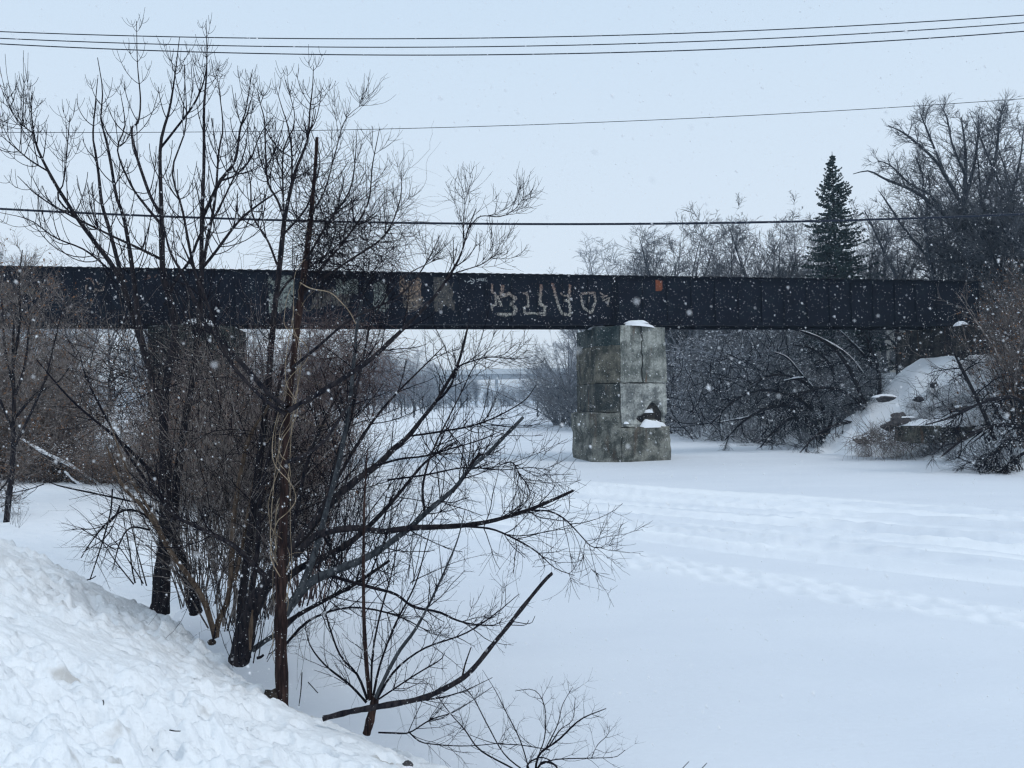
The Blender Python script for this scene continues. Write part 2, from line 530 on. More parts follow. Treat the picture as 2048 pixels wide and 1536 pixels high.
# ------------------------------------------------------------------ the snow: river, banks, ploughed bank
azr = np.concatenate([np.arange(-180, -40, 4.0), np.arange(-40, -14, .35), np.arange(-14, 38, .15), np.arange(38, 180.1, 4.0)])
rr = np.concatenate([[.2, 1.5, 3, 4.5], np.geomspace(5.5, 60, 260), np.geomspace(62, 1300, 40)])
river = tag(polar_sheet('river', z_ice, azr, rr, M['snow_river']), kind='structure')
# how much the snow crust has been broken and turned over by tracks; its lighter colour paints in light caught on rough snow
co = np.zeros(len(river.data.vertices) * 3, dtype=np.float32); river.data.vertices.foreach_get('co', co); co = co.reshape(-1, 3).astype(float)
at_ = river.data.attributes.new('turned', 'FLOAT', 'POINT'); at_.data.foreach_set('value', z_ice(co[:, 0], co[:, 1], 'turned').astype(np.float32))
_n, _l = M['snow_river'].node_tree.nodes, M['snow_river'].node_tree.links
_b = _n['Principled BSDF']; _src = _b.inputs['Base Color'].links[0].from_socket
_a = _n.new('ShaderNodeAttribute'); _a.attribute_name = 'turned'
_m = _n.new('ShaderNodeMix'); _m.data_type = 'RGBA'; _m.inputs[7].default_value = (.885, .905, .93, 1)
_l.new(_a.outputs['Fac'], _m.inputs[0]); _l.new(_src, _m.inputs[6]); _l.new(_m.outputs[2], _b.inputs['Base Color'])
azn = np.concatenate([np.arange(-180, -44, 5.0), np.arange(-44, 6, .13), np.arange(6, 180.1, 5)])
rn = np.concatenate([[.05, .6, 1.2, 1.8], np.geomspace(2.3, 13.5, 370), np.linspace(13.8, 17, 6)])
tag(polar_sheet('snow_bank', z_near, azn, rn, M['snow']), kind='structure')
tag(polar_sheet('left_bank', z_left, np.concatenate([np.arange(-115, -40, 2), np.arange(-40, -1.5, .35)]), np.geomspace(10.5, 1290, 180), M['snow_fluff']), kind='structure')
tag(polar_sheet('right_bank', z_right, np.concatenate([np.arange(1, 40, .25), np.arange(40, 115, 3)]), np.geomspace(14, 1290, 220), M['snow_fluff']), kind='structure')

# traces of brown grit in the ploughed snow
def dirty(m):
    n, l = m.node_tree.nodes, m.node_tree.links
    b = n['Principled BSDF']; src = b.inputs['Base Color'].links[0].from_socket
    t = n.new('ShaderNodeTexCoord'); z1 = n.new('ShaderNodeTexNoise'); z1.inputs['Scale'].default_value = 2.3; z1.inputs['Detail'].default_value = 5
    l.new(t.outputs['Object'], z1.inputs['Vector'])
    r = n.new('ShaderNodeValToRGB'); r.color_ramp.elements[0].position = .66; r.color_ramp.elements[1].position = .74; r.color_ramp.elements[1].color = (.55, .55, .55, 1)
    l.new(z1.outputs['Fac'], r.inputs[0])
    mx = n.new('ShaderNodeMix'); mx.data_type = 'RGBA'; mx.inputs[7].default_value = (.34, .30, .25, 1)
    l.new(r.outputs[0], mx.inputs[0]); l.new(src, mx.inputs[6]); l.new(mx.outputs[2], b.inputs['Base Color'])


dirty(M['snow'])

# ------------------------------------------------------------------ growing branches
def smooth_line(pts, k):
    """Catmull-Rom through pts (n,m) resampled to k points"""
    P = np.asarray(pts, float)
    if len(P) == 2:
        t = np.linspace(0, 1, k)[:, None]
        return P[0] * (1 - t) + P[1] * t
    d = np.linalg.norm(np.diff(P[:, :3], axis=0), axis=1) + 1e-6
    s = np.concatenate([[0], np.cumsum(d)])
    Pe = np.vstack([2 * P[0] - P[1], P, 2 * P[-1] - P[-2]])
    u = np.linspace(0, s[-1], k)
    i = np.clip(np.searchsorted(s, u, side='right') - 1, 0, len(P) - 2)
    f = ((u - s[i]) / d[i])[:, None]
    p0, p1, p2, p3 = Pe[i], Pe[i + 1], Pe[i + 2], Pe[i + 3]
    m1 = (p2 - p0) / 2; m2 = (p3 - p1) / 2
    return (2 * f ** 3 - 3 * f ** 2 + 1) * p1 + (f ** 3 - 2 * f ** 2 + f) * m1 + (-2 * f ** 3 + 3 * f ** 2) * p2 + (f ** 3 - f ** 2) * m2


def spawn(rng, P, R, per, t=(.2, 1), ang=(30, 60), ln=(.3, .6), k=5, trop=.15, wig=.1, rr=.6, tip=.4, rmax=None, pair=False, rel=False, drop=(0, 0, 0), tipshort=.4, rmin=.0006):
    n, kk, _ = P.shape
    if pair:
        per2 = max(1, per // 2)
        idx = np.repeat(np.arange(n), per2 * 2)
        tt = np.repeat(rng.uniform(t[0], t[1], n * per2), 2)
        az = np.repeat(rng.uniform(0, 2 * math.pi, n * per2), 2) + np.tile([0, math.pi], n * per2)
    else:
        idx = np.repeat(np.arange(n), per)
        tt = rng.uniform(t[0], t[1], len(idx)); az = rng.uniform(0, 2 * math.pi, len(idx))
    m = len(idx)
    if m == 0: return np.zeros((0, k, 3)), np.zeros((0, k))
    f = tt * (kk - 1); i0 = np.clip(np.floor(f).astype(int), 0, kk - 2); f = (f - i0)[:, None]
    base = P[idx, i0] * (1 - f) + P[idx, i0 + 1] * f
    T = P[idx, i0 + 1] - P[idx, i0]; T /= np.linalg.norm(T, axis=1, keepdims=True) + 1e-9
    rp = R[idx, i0] * (1 - f[:, 0]) + R[idx, i0 + 1] * f[:, 0]
    ref = np.where(np.abs(T[:, 2:3]) > .8, np.array([1., 0, 0]), np.array([0, 0, 1.]))
    A = np.cross(T, ref); A /= np.linalg.norm(A, axis=1, keepdims=True) + 1e-9
    B = np.cross(T, A)
    a = np.radians(rng.uniform(ang[0], ang[1], m))[:, None]
    d = T * np.cos(a) + (A * np.cos(az)[:, None] + B * np.sin(az)[:, None]) * np.sin(a)
    L = rng.uniform(ln[0], ln[1], m) * (1 - tipshort * tt)
    if rel: L = L * np.linalg.norm(np.diff(P, axis=1), axis=2).sum(1)[idx]
    pts = [base]; st = (L / (k - 1))[:, None]
    tr = np.array([0, 0, 1.]) * trop + np.array(drop)
    for j in range(k - 1):
        d = d + tr + rng.normal(size=(m, 3)) * wig
        d /= np.linalg.norm(d, axis=1, keepdims=True)
        pts.append(pts[-1] + d * st)
    C = np.stack(pts, 1)
    r0 = rp * rr * rng.uniform(.7, 1.1, m)
    if rmax: r0 = np.minimum(r0, rmax)
    r0 = np.maximum(r0, rmin)
    RR = r0[:, None] * np.linspace(1, tip, k)[None]
    return C, RR


def limb(points, Y, r_px, k=None, jit=0.0):
    """points: photo pixels; Y: one distance or (start,end); r_px: radii in photo pixels at start,end (or list)"""
    n = len(points)
    Ys = np.linspace(Y[0], Y[1], n) if isinstance(Y, (tuple, list)) else np.full(n, float(Y))
    rs = np.interp(np.linspace(0, 1, n), np.linspace(0, 1, len(r_px)), r_px)
    P = np.array([list(W(px, py, yy)) + [r * PXM(yy)] for (px, py), yy, r in zip(points, Ys, rs)])
    k = k or max(6, 3 * n)
    S = smooth_line(P, k)
    return S[:, :3], S[:, 3]


def add_limb(parent, name, P, R, mat, sides=8, knob=0.0, label=None, rng=None, cap=True):
    """one limb as a mesh of its own, with slight knobbly radius"""
    R = R.copy()
    if knob and rng is not None:
        R = R * (1 + knob * rng.normal(size=len(R)).clip(-1.5, 2))
    if cap:
        P = np.vstack([P, P[-1:] + (P[-1:] - P[-2:-1]) * 1e-3]); R = np.append(R, R[-1] * .02)
    g = Geo().tubes(P, R, sides)
    o = g.build(name, mat, parent)
    if label: o['label'] = label
    return o


def twigs_on(rng, limbs, lv1, lv2=None, lv3=None, sides=(4, 3, 3)):
    """grow up to three levels of twigs on limbs; returns a Geo"""
    g = Geo()
    k0 = 14
    P = np.stack([smooth_line(np.column_stack([p, r]), k0) for p, r in limbs])
    P, R = P[:, :, :3], P[:, :, 3]
    levels = []
    for lv, s in zip((lv1, lv2, lv3), sides):
        if lv is None: break
        P, R = spawn(rng, P, R, **lv)
        g.tubes(P, R, s)
        levels.append((P, R))
    return g, levels


class Tree:
    def __init__(s, name, base, label, cat='tree', group=None):
        s.root = empty(name, tuple(base))
        tag(s.root, label, cat, group)
        s.base = np.array(base, float)
        s.limbs = []

    def part(s, name, g, mat, kind=None, label=None, smooth=True):
        o = g.build(name, mat, s.root, smooth, xf=lambda V: V - s.base)
        if kind: o['kind'] = kind
        if label: o['label'] = label
        return o

    def limb(s, name, pts, Y, r, mat, sides=8, knob=.05, rng=None, grow=True, k=None, label=None):
        P, R = limb(pts, Y, r, k)
        R2 = R * (1 + knob * np.random.default_rng(len(s.limbs) + 5).normal(size=len(R)).clip(-1.5, 2))
        Pc = np.vstack([P, P[-1:] + (P[-1:] - P[-2:-1]) * 1e-3]); Rc = np.append(R2, R2[-1] * .02)
        s.part(name, Geo().tubes(Pc, Rc, sides), mat, label=label)
        if grow: s.limbs.append((P, R))
        return P, R


RNG = np.random.default_rng(7)

# ================================================================== the railway bridge
def zpx(px, py, Y):
    return W(px, py, Y)[2]


ZB = zpx(1243, 650.5, D0 + .75)      # underside of the girders
ZT = zpx(1243, 551.5, D0 + .75)      # top of the girders
T_L, T_R = -46.0, 22.3
NF, NB = .75, 3.05                    # near and far girder planes
bridge = empty('railway_bridge', (*bxy(0, 0), 0))
tag(bridge, 'black steel plate girder railway bridge crossing the frozen river', 'bridge')
PIERS_T = (-22.0, 0.0)
rotz = math.atan2(BT[1], BT[0])
bridge.rotation_euler = (0, 0, rotz)
# local frame of the bridge: x along, y across (away), z up


def bbox_part(name, lo, hi, mat, parent=None, kind=None):
    g = Geo().box(lo, hi)
    return g.build(name, mat, parent or bridge, smooth=False)


spans = [(T_L, -22.03), (-21.97, -.03), (.03, T_R)]
for (a, b_) in spans:
    for yy in (NF, NB):
        web = Geo().box((a, yy, ZB + .035), (b_, yy + .025, ZT - .03)).build('girder', M['steel'], bridge, False)
        s_ = -1 if yy == NF else 1
        for nm, z0, z1, o in (('top_flange', ZT - .03, ZT, .17), ('bottom_flange', ZB, ZB + .035, .17)):
            Geo().box((a, yy - o, z0), (b_, yy + .025 + o, z1)).build(nm, M['steel'], web, False)
        # flange angles running along the web
        for nm, z0, z1 in (('flange_angle', ZT - .19, ZT - .033), ('flange_angle', ZB + .037, ZB + .2)):
            Geo().box((a, yy - .018 if s_ < 0 else yy + .028, z0), (b_, yy - .003 if s_ < 0 else yy + .043, z1)).build(nm, M['steel'], web, False)
# web stiffeners, near girder: shared mesh
gs = Geo().box((-.045, -.016, 0), (.045, 0, ZT - ZB - .42)).box((-.008, -.10, 0), (.008, -.016, ZT - ZB - .42))
gm = gs.mesh('stiffener', M['steel'], False)
for (a, b_) in spans:
    nst = int((b_ - a) / 1.37)
    for i in range(nst + 1):
        x = a + .12 + (b_ - a - .24) * i / nst
        o = link('stiffener', gm, None, bridge); o.location = (x, NF - .003, ZB + .21)
# ties on top; their ends make the slightly ragged upper edge
tg = Geo().box((-.1, 0, 0), (.1, 2.6, .03)).mesh('bridge_tie', M['tie'], False)
xs = np.arange(T_L + .2, T_R, .42)
rb = random.Random(4)
for x in xs:
    o = link('bridge_tie', tg, None, bridge)
    o.location = (x, NF - .10 + rb.uniform(-.03, .03), ZT + .003); o.rotation_euler = (0, 0, rb.uniform(-.02, .02))
for yy in (NF + .55, NB - .45):
    Geo().box((T_L, yy, ZT + .075), (T_R, yy + .07, ZT + .10)).build('rail', M['rust'], bridge, False)
# snow lying on the deck, set back from the edge
V = []
# cross frames between the girders
for (a, b_) in spans:
    for i in range(7):
        x = a + (b_ - a) * (i + .5) / 7
        g = Geo().tubes(np.array([[x, NF + .05, ZB + .1], [x, NB - .02, ZT - .15]]), np.array([.04, .04]), 4)
        g.tubes(np.array([[x, NF + .05, ZT - .15], [x, NB - .02, ZB + .1]]), np.array([.04, .04]), 4)
        g.build('cross_brace', M['steel'], bridge, False)


def bl(px, py, n=NF):
    """local bridge coordinates of a photo pixel on the vertical plane at offset n"""
    d = _f + ((px - 1024) / F) * _r + ((768 - py) / F) * _u
    o = np.array([0, 0, EYE]); nn = np.array([BN[0], BN[1], 0]); p0 = np.array([*bxy(0, n), 0])
    k = ((p0 - o) @ nn) / (d @ nn)
    p = o + d * k
    return np.array([(p[:2] - BO) @ BT, n, p[2]])


def stroke(pts, width, off=.022, ragged=.25, seed=1):
    """painted stroke: a ribbon of quads lying just proud of the web"""
    r = np.random.default_rng(seed)
    P = np.array([bl(x, y)[[0, 2]] for x, y in pts])
    k = max(6, int(np.linalg.norm(np.diff(P, axis=0), axis=1).sum() / .035))
    # straight segments, resampled
    s = np.concatenate([[0], np.cumsum(np.linalg.norm(np.diff(P, axis=0), axis=1))])
    u = np.linspace(0, s[-1], k)
    Q = np.stack([np.interp(u, s, P[:, 0]), np.interp(u, s, P[:, 1])], 1) + r.normal(size=(k, 2)) * .006
    T = np.gradient(Q, axis=0); T /= np.linalg.norm(T, axis=1, keepdims=True) + 1e-9
    N = np.stack([-T[:, 1], T[:, 0]], 1)
    wd = width * (1 + ragged * r.normal(size=(k, 1)).clip(-2, 2)); wd2 = width * (1 + ragged * r.normal(size=(k, 1)).clip(-2, 2))
    A = Q + N * wd * .5; B = Q - N * wd2 * .5
    V = np.concatenate([np.column_stack([A[:, 0], np.full(k, NF - off), A[:, 1]]), np.column_stack([B[:, 0], np.full(k, NF - off), B[:, 1]])])
    i = np.arange(k - 1)
    return V, np.stack([i, i + 1, i + 1 + k, i + k], 1)


def crop(pts, ox=900, oy=520, s=500 / 2048):
    return [(ox + x * s, oy + y * s) for x, y in pts]


zA, zB_ = bl(1100, 640)[2], bl(1100, 570)[2]
M['paint'] = paint_mat('flaking_cream_and_rust_paint', (.26, .12, .07), (.50, .48, .42), zA + .9, zB_ + .15, .49, 11)
M['paint_white'] = paint_mat('chalky_white_paint', (.42, .45, .46), (.42, .45, .46), 0, 1, .34, 12)
letters = [
    [([(345, 195), (343, 262), (372, 280), (378, 368), (340, 375), (347, 412)], .10), ([(432, 205), (420, 298), (488, 275), (535, 318), (500, 362), (542, 400), (520, 448), (385, 445)], .17), ([(385, 290), (420, 385)], .13)],
    [([(597, 275), (632, 272), (642, 380), (605, 388), (612, 435), (762, 438)], .11), ([(746, 200), (736, 365), (776, 378), (770, 458)], .15)],
    [([(838, 192), (896, 402), (922, 440), (985, 452), (972, 300), (985, 205)], .14), ([(905, 268), (925, 292), (992, 295)], .08), ([(932, 332), (978, 345)], .10)],
    [([(1075, 275), (1180, 268), (1192, 335), (1160, 432), (1092, 395), (1070, 285)], .12), ([(1140, 300), (1134, 352)], .07), ([(1110, 400), (1150, 440)], .10)],
    [([(1225, 268), (1260, 290), (1250, 332), (1302, 308), (1290, 382)], .07), ([(1238, 305), (1292, 290)], .05), ([(1268, 345), (1300, 335)], .05)],
]
sd_ = 0
for L_ in letters:
    g = Geo()
    for j, (p, wd) in enumerate(L_):
        sd_ += 1
        V_, Q_ = stroke(crop(p), wd, off=.022 + .0035 * j, seed=sd_)
        g.add(V_, Q_)
    g.build('painted_letter', M['paint'], bridge, False)
t2 = 140 / 2048
small = [
    [(480, 270), (510, 300), (545, 270)], [(535, 255), (540, 310), (515, 345), (490, 330)],
    [(560, 250), (572, 310), (600, 300), (600, 250)],
    [(622, 320), (630, 250), (655, 265), (635, 290), (665, 330)],
    [(710, 245), (680, 250), (678, 320), (712, 318)], [(680, 285), (705, 282)],
    [(735, 230), (738, 340)], [(785, 215), (745, 280), (785, 350)],
]
g = Geo()
for j, p in enumerate(small):
    sd_ += 1
    V_, Q_ = stroke(crop(p, 920, 540, t2), .022, off=.022 + .002 * (j % 2), ragged=.1, seed=sd_); g.add(V_, Q_)
g.build('painted_tag', M['paint_white'], bridge, False)
g = Geo()
for j, p in enumerate([[(140, 300), (150, 345), (175, 345)], [(220, 375), (240, 335), (290, 315), (340, 325), (355, 360)], [(360, 255), (400, 280), (415, 330), (390, 385), (320, 405)], [(320, 400), (350, 380)]]):
    sd_ += 1
    V_, Q_ = stroke(crop(p, 920, 540, t2), .035, off=.022 + .002 * (j % 2), ragged=.2, seed=sd_); g.add(V_, Q_)
g.build('painted_tag', M['paint_white'], bridge, False)
# left-hand graffiti: little crown-like strokes and loops
t3 = 200 / 2048
for L_ in [[([(230, 310), (228, 400), (280, 445)], .07), ([(380, 440), (440, 385), (460, 425), (575, 415), (590, 330)], .075), ([(225, 180), (325, 170), (400, 310)], .05), ([(455, 240), (490, 310)], .06)],
           [([(945, 370), (965, 430), (1010, 440), (950, 490), (1000, 520)], .06)],
           [([(1000, 205), (1050, 210)], .06), ([(1005, 240), (1080, 235)], .05)],
           [([(1400, 190), (1500, 180), (1550, 150), (1530, 100), (1490, 120), (1500, 160)], .03), ([(1640, 160), (1690, 80)], .03)]]:
    g = Geo()
    for j, (p, wd) in enumerate(L_):
        sd_ += 1
        V_, Q_ = stroke(crop(p, 150, 540, t3), wd, off=.022 + .003 * j, seed=sd_); g.add(V_, Q_)
    g.build('painted_letter', M['paint'], bridge, False)


def patch(name, x0, y0, x1, y1, mat, seed, off=.03):
    """blocked-out area of old paint, ragged at the rim and flaked through"""
    A_ = bl(x0, y1); B_ = bl(x1, y0)
    st = .035
    U = np.arange(A_[0], B_[0], st); Zs = np.arange(A_[2], B_[2], st)
    UU, ZZ = np.meshgrid(U, Zs, indexing='ij')
    cu = np.abs((UU - (A_[0] + B_[0]) / 2) / (B_[0] - A_[0]) * 2); cz = np.abs((ZZ - (A_[2] + B_[2]) / 2) / (B_[2] - A_[2]) * 2)
    keep = (np.maximum(cu, cz) + .55 * fbm(UU * 2.2 + seed, ZZ * 1.1, 4, seed) + .25 * fbm(UU * 9, ZZ * 5, 2, seed + 5)) < .84
    ii = np.argwhere(keep)
    if not len(ii): return
    u = U[ii[:, 0]]; z = Zs[ii[:, 1]]; y = np.full(len(u), NF - off)
    V = np.stack([np.stack([u, y, z], 1), np.stack([u + st, y, z], 1), np.stack([u + st, y, z + st], 1), np.stack([u, y, z + st], 1)], 1).reshape(-1, 3)
    Geo().add(V, np.arange(len(V)).reshape(-1, 4)).build(name, mat, bridge, False)['kind'] = 'stuff'


M['paint_green'] = paint_mat('pale_green_paint', (.26, .30, .27), (.24, .31, .31), 0, 1, .49, 7)
M['paint_tan'] = paint_mat('tan_and_rust_paint', (.30, .2, .13), (.24, .22, .18), zA, zB_, .5, 8)
M['paint_dim'] = paint_mat('dim_olive_paint', (.10, .09, .07), (.10, .09, .07), 0, 1, .5, 7)
patch('paint_patch', 538, 552, 590, 626, M['paint_green'], 1)
patch('paint_patch', 620, 575, 716, 618, M['paint_dim'], 2)
patch('paint_patch', 672, 560, 716, 592, M['paint_green'], 7, .034)
patch('paint_patch', 738, 558, 780, 624, M['paint_green'], 3)
patch('paint_patch', 799, 552, 845, 626, M['paint_tan'], 4)
patch('paint_patch', 868, 556, 912, 628, M['paint_dim'], 5)
patch('rust_patch', 1311, 561, 1324, 582, M['rust'], 6)
patch('paint_patch', 40, 575, 78, 590, M['paint_dim'], 8)


# ------------------------------------------------------------------ piers
def rough_block(name, u0, u1, z0, z1, n0, n1, mat, parent, nx=22, nz=18, amp=.035, push=None, slope=(0, 0), jag0=None, jag1=None, origin=None, seed=0):
    """block in pier coordinates (u along the bridge, n across); rough faces, worn arrises"""
    g = Geo()
    ny = 8
    lin = lambda n: np.linspace(-1, 1, n)

    def face(fn, a, b):
        A, B = np.meshgrid(lin(a), lin(b), indexing='ij')
        P = fn(A, B)
        i = np.arange(a * b).reshape(a, b)
        Q = np.stack([i[:-1, :-1], i[1:, :-1], i[1:, 1:], i[:-1, 1:]], -1).reshape(-1, 4)
        g.add(np.stack(P, -1).reshape(-1, 3), Q)
    o = np.ones_like
    face(lambda a, b: (a, -o(a), b), nx, nz)
    face(lambda a, b: (a, o(a), -b), nx, nz)
    face(lambda a, b: (-o(a), -a, b), ny, nz)
    face(lambda a, b: (o(a), a, b), ny, nz)
    face(lambda a, b: (a, b, o(a)), nx, ny)
    face(lambda a, b: (a, -b, -o(a)), nx, ny)
    V, Q, T = g.arrays()
    # worn arrises: superellipse rounding limited to the edge
    a = V.copy()
    edge = np.sort(np.abs(a), axis=1)[:, 1]           # second largest
    a = a * (1 - .012 * (edge > .9)[:, None] * 1.0)
    zz = z0 + (a[:, 2] + 1) / 2 * (z1 - z0)
    fz = (zz - z0)
    uu0 = u0 + slope[0] * fz; uu1 = u1 + slope[1] * fz
    if jag0: uu0 = uu0 + np.array([jag0(z) for z in zz])
    if jag1: uu1 = uu1 + np.array([jag1(z) for z in zz])
    P = np.stack([uu0 + (a[:, 0] + 1) / 2 * (uu1 - uu0), n0 + (a[:, 1] + 1) / 2 * (n1 - n0), zz], 1)
    D = np.zeros_like(P)
    for i, p in enumerate(P):
        v = Vector(p) * 1.1 + Vector((seed * 3.1, 0, 0)); v2 = Vector(p) * 4.3
        D[i] = np.array(mnoise.noise_vector(v)) * amp + np.array(mnoise.noise_vector(v2)) * amp * .5
    P += D
    if push is not None:
        P = push(P, a)
    g2 = Geo().add(P, Q)
    return g2.build(name, mat, parent, smooth=False)


def mound(name, cu, cn, cz, ru, rn_, h, parent, seed, mat=None, tilt=0, nu=26, nn=16):
    """a little drift of snow lying on a ledge"""
    r = np.random.default_rng(seed)
    th = np.linspace(0, 2 * math.pi, nu, endpoint=False)
    rad = np.linspace(0, 1, nn)
    TH, RD = np.meshgrid(th, rad, indexing='ij')
    wob = 1 + .22 * np.sin(TH * 2 + seed) + .12 * np.sin(TH * 5 + seed * 2.1) + .07 * np.sin(TH * 9 + seed)
    X = np.cos(TH) * RD * wob * ru; Y = np.sin(TH) * RD * wob * rn_
    Z = h * (1 - RD ** 2.2) ** .8 * (1 + .35 * fbm(X * 2.2 + seed, Y * 2.2, 3, seed)) - .03 * RD ** 4 + tilt * X
    V = np.stack([cu + X, cn + Y, cz + Z], -1).reshape(-1, 3)
    i = np.arange(nu * nn).reshape(nu, nn); j = np.roll(i, -1, axis=0)
    Q = np.stack([i[:, :-1], i[:, 1:], j[:, 1:], j[:, :-1]], -1).reshape(-1, 4)
    return Geo().add(V, Q).build(name, mat or M['snow_fluff'], parent)


def pu(px, py, off=0.0):
    p = bl(px, py, off)
    return p[0], p[2]


def make_pier(t0, label, main):
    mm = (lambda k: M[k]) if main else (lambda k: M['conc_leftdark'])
    root = empty('bridge_pier', (*bxy(t0, 0), 0)); root.rotation_euler = (0, 0, rotz)
    tag(root, label, 'bridge pier', 'concrete piers under the bridge')
    N1 = 4.4
    jag = lambda z: .05 * math.sin(z * 5.1) + .035 * math.sin(z * 13.7 + 1) + .02 * math.sin(z * 31)
    X0, Ztop = pu(1153, 655, N1); X1, _ = pu(1334, 655, .6)
    _, Ztop = pu(1243, 651)
    _, Zc1 = pu(1200, 690); _, Zm = pu(1243, 766); _, Zlo = pu(1200, 826); _, Zhi = pu(1300, 850)
    Xm, _ = pu(1241, 700)
    Xb0, _ = pu(1148, 926, N1); Xb1, _ = pu(1347, 926, .3)
    Xc, _ = pu(1289, 700)
    gap = .006

    def nose(P, a, kl=.62, kr=.28, w=None):
        # pointed cutwater: both front faces fall back from the ridge
        u = P[:, 0] - Xm
        d = np.where(u < 0, -u * kl, u * kr)
        P[:, 1] += d * np.clip(1 - (P[:, 1]) / 2.2, 0, 1)
        return P
    sl = .012
    N0 = 0.0
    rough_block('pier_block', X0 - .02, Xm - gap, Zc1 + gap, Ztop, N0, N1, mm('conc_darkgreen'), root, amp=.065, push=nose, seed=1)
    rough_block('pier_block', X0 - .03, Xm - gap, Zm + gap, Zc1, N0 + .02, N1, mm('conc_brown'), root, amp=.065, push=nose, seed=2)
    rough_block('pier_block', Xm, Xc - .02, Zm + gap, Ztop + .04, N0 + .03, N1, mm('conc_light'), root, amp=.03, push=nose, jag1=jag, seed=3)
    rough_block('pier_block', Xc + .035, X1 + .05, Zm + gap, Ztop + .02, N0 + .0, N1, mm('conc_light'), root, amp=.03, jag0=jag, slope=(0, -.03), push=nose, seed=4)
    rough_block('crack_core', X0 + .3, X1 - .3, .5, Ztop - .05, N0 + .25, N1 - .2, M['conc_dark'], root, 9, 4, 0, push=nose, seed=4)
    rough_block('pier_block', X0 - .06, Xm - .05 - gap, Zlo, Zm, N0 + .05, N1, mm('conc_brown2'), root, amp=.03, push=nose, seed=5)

    def spall(P, a):
        # the lower right corner has broken away
        f = sstep((P[:, 0] - (Xm + 1.05) + .2 * np.sin(P[:, 2] * 9)) / .3) * sstep((Zhi + .95 - P[:, 2] + .35 * np.sin(P[:, 0] * 4)) / .3)
        P[:, 1] += np.where(a[:, 1] < 0, .55 * f, 0)
        return nose(P, a)
    rough_block('pier_block', Xm - .04, X1 + .06, Zhi - .1, Zm, N0 + .04, N1, mm('conc_pale'), root, 40, 30, .055, push=spall, slope=(0, -.03), seed=6)

    def chip(P, a):
        f = sstep((P[:, 0] - Xb1 + 1.2) / .5) * (a[:, 2] > .6)
        P[:, 2] -= f * .0
        # undercut, eroded foot
        e = sstep((.9 - P[:, 2]) / .8)
        P[:, 1] += np.where(a[:, 1] < 0, .10 * e + .10 * fbm(P[:, 0] * 1.4, P[:, 2] * 1.4, 3, 5), 0)
        P[:, 0] -= np.where(a[:, 0] < 0, .10 * sstep((P[:, 2] - 1.3) / .5), 0)
        return nose(P, a, .5, .2)
    rough_block('pier_block', Xb0 - .05, Xm - .02, -.4, Zlo - gap, N0 - .04, N1 + .1, mm('conc_mid'), root, 34, 34, .07, push=chip, slope=(.01, 0), seed=7)
    rough_block('pier_block', Xm - .018, Xb1 + .02, -.4, Zhi - gap - .1, N0 - .05, N1 + .1, mm('conc_mid'), root, 34, 34, .07, push=chip, slope=(0, -.035), seed=7)
    # snow on the bearing shelf and on the broken ledges
    mound('snow_cap', X0 + .38, N0 + 1.45, Ztop - .04, .45, .45, .16, root, 3)
    xs0, zs0 = pu(1290, 655)
    mound('snow_cap', xs0 - .1, N0 + .62, Ztop + .02, .95, .36, .24, root, 5, tilt=-.06)
    mound('snow_cap', xs0 - .2, N0 + .60, Ztop + .2, .6, .18, .14, root, 9)
    xs1, zs1 = pu(1310, 852)
    mound('snow_cap', xs1 + .02, N0 + .62, Zhi - .12, .78, .34, .40, root, 6)
    xs2, zs2 = pu(1303, 824)
    mound('snow_cap', xs2, N0 + .75, zs2 - .02, .33, .2, .16, root, 8)
    xs3, zs3 = pu(1253, 847)
    mound('snow_cap', xs3, N0 + .10, zs3, .16, .06, .09, root, 10)
    for (x, y, h) in ((1303, 832, .5),):
        ux, uz = pu(x + 8, y)
        rough_block('spalled_lump', ux - .38, ux + .28, Zhi - .1, uz - .16, N0 + .5, N0 + 1.1, M['conc_mid'], root, 10, 8, .10, seed=11)
    return root


M['conc_brown2'] = concrete('dark_streaked_concrete', (.036, .042, .042), (.115, .115, .10), .7)
make_pier(0, 'concrete pier standing free in the open river, cracked, snow on its broken ledge', True)
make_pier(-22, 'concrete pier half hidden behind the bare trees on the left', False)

# ------------------------------------------------------------------ abutment, embankment blocks, rocks on the right bank
ab = empty('bridge_abutment', (*bxy(0, 0), 0)); ab.rotation_euler = (0, 0, rotz)
tag(ab, 'dark concrete abutment carrying the right end of the black bridge', 'abutment')
xa, za = bl(1881, 652, 1.0)[0], bl(1881, 652, 1.0)[2]
rough_block('abutment_wall', xa, xa + 7, 3.4, ZB - .02, -.6, 4.8, M['conc_dark'], ab, 24, 14, .05, seed=21)
rough_block('wing_wall', xa + 5, xa + 16, 3.0, ZT - .3, -1.4, -.62, M['conc_dark'], ab, 24, 14, .05, seed=22)
mound('snow_cap', xa + .3, -.2, ZB - .03, .5, .3, .2, ab, 12, tilt=.1)


def blk(name, label, cat, p0, p1, Y, depth, mat, snow_h=.0, seed=1, amp=.05, group=None):
    """ledge-like block spanning photo pixels p0 (top left) .. p1 (bottom right) at distance Y"""
    a = W(p0[0], p0[1], Y); b = W(p1[0], p1[1], Y)
    root = empty(name, ((a[0] + b[0]) / 2, Y, b[2]))
    tag(root, label, cat, group)
    wd = (b[0] - a[0]) / 2; h = a[2] - b[2]
    rough_block(name + '_body', -wd, wd, 0, h, 0, depth, mat, root, 20, 10, amp, seed=seed)
    if snow_h:
        mound('snow_cap', 0, depth * .42, h - .03, wd * .92, depth * .52, snow_h, root, seed + 3)
    return root


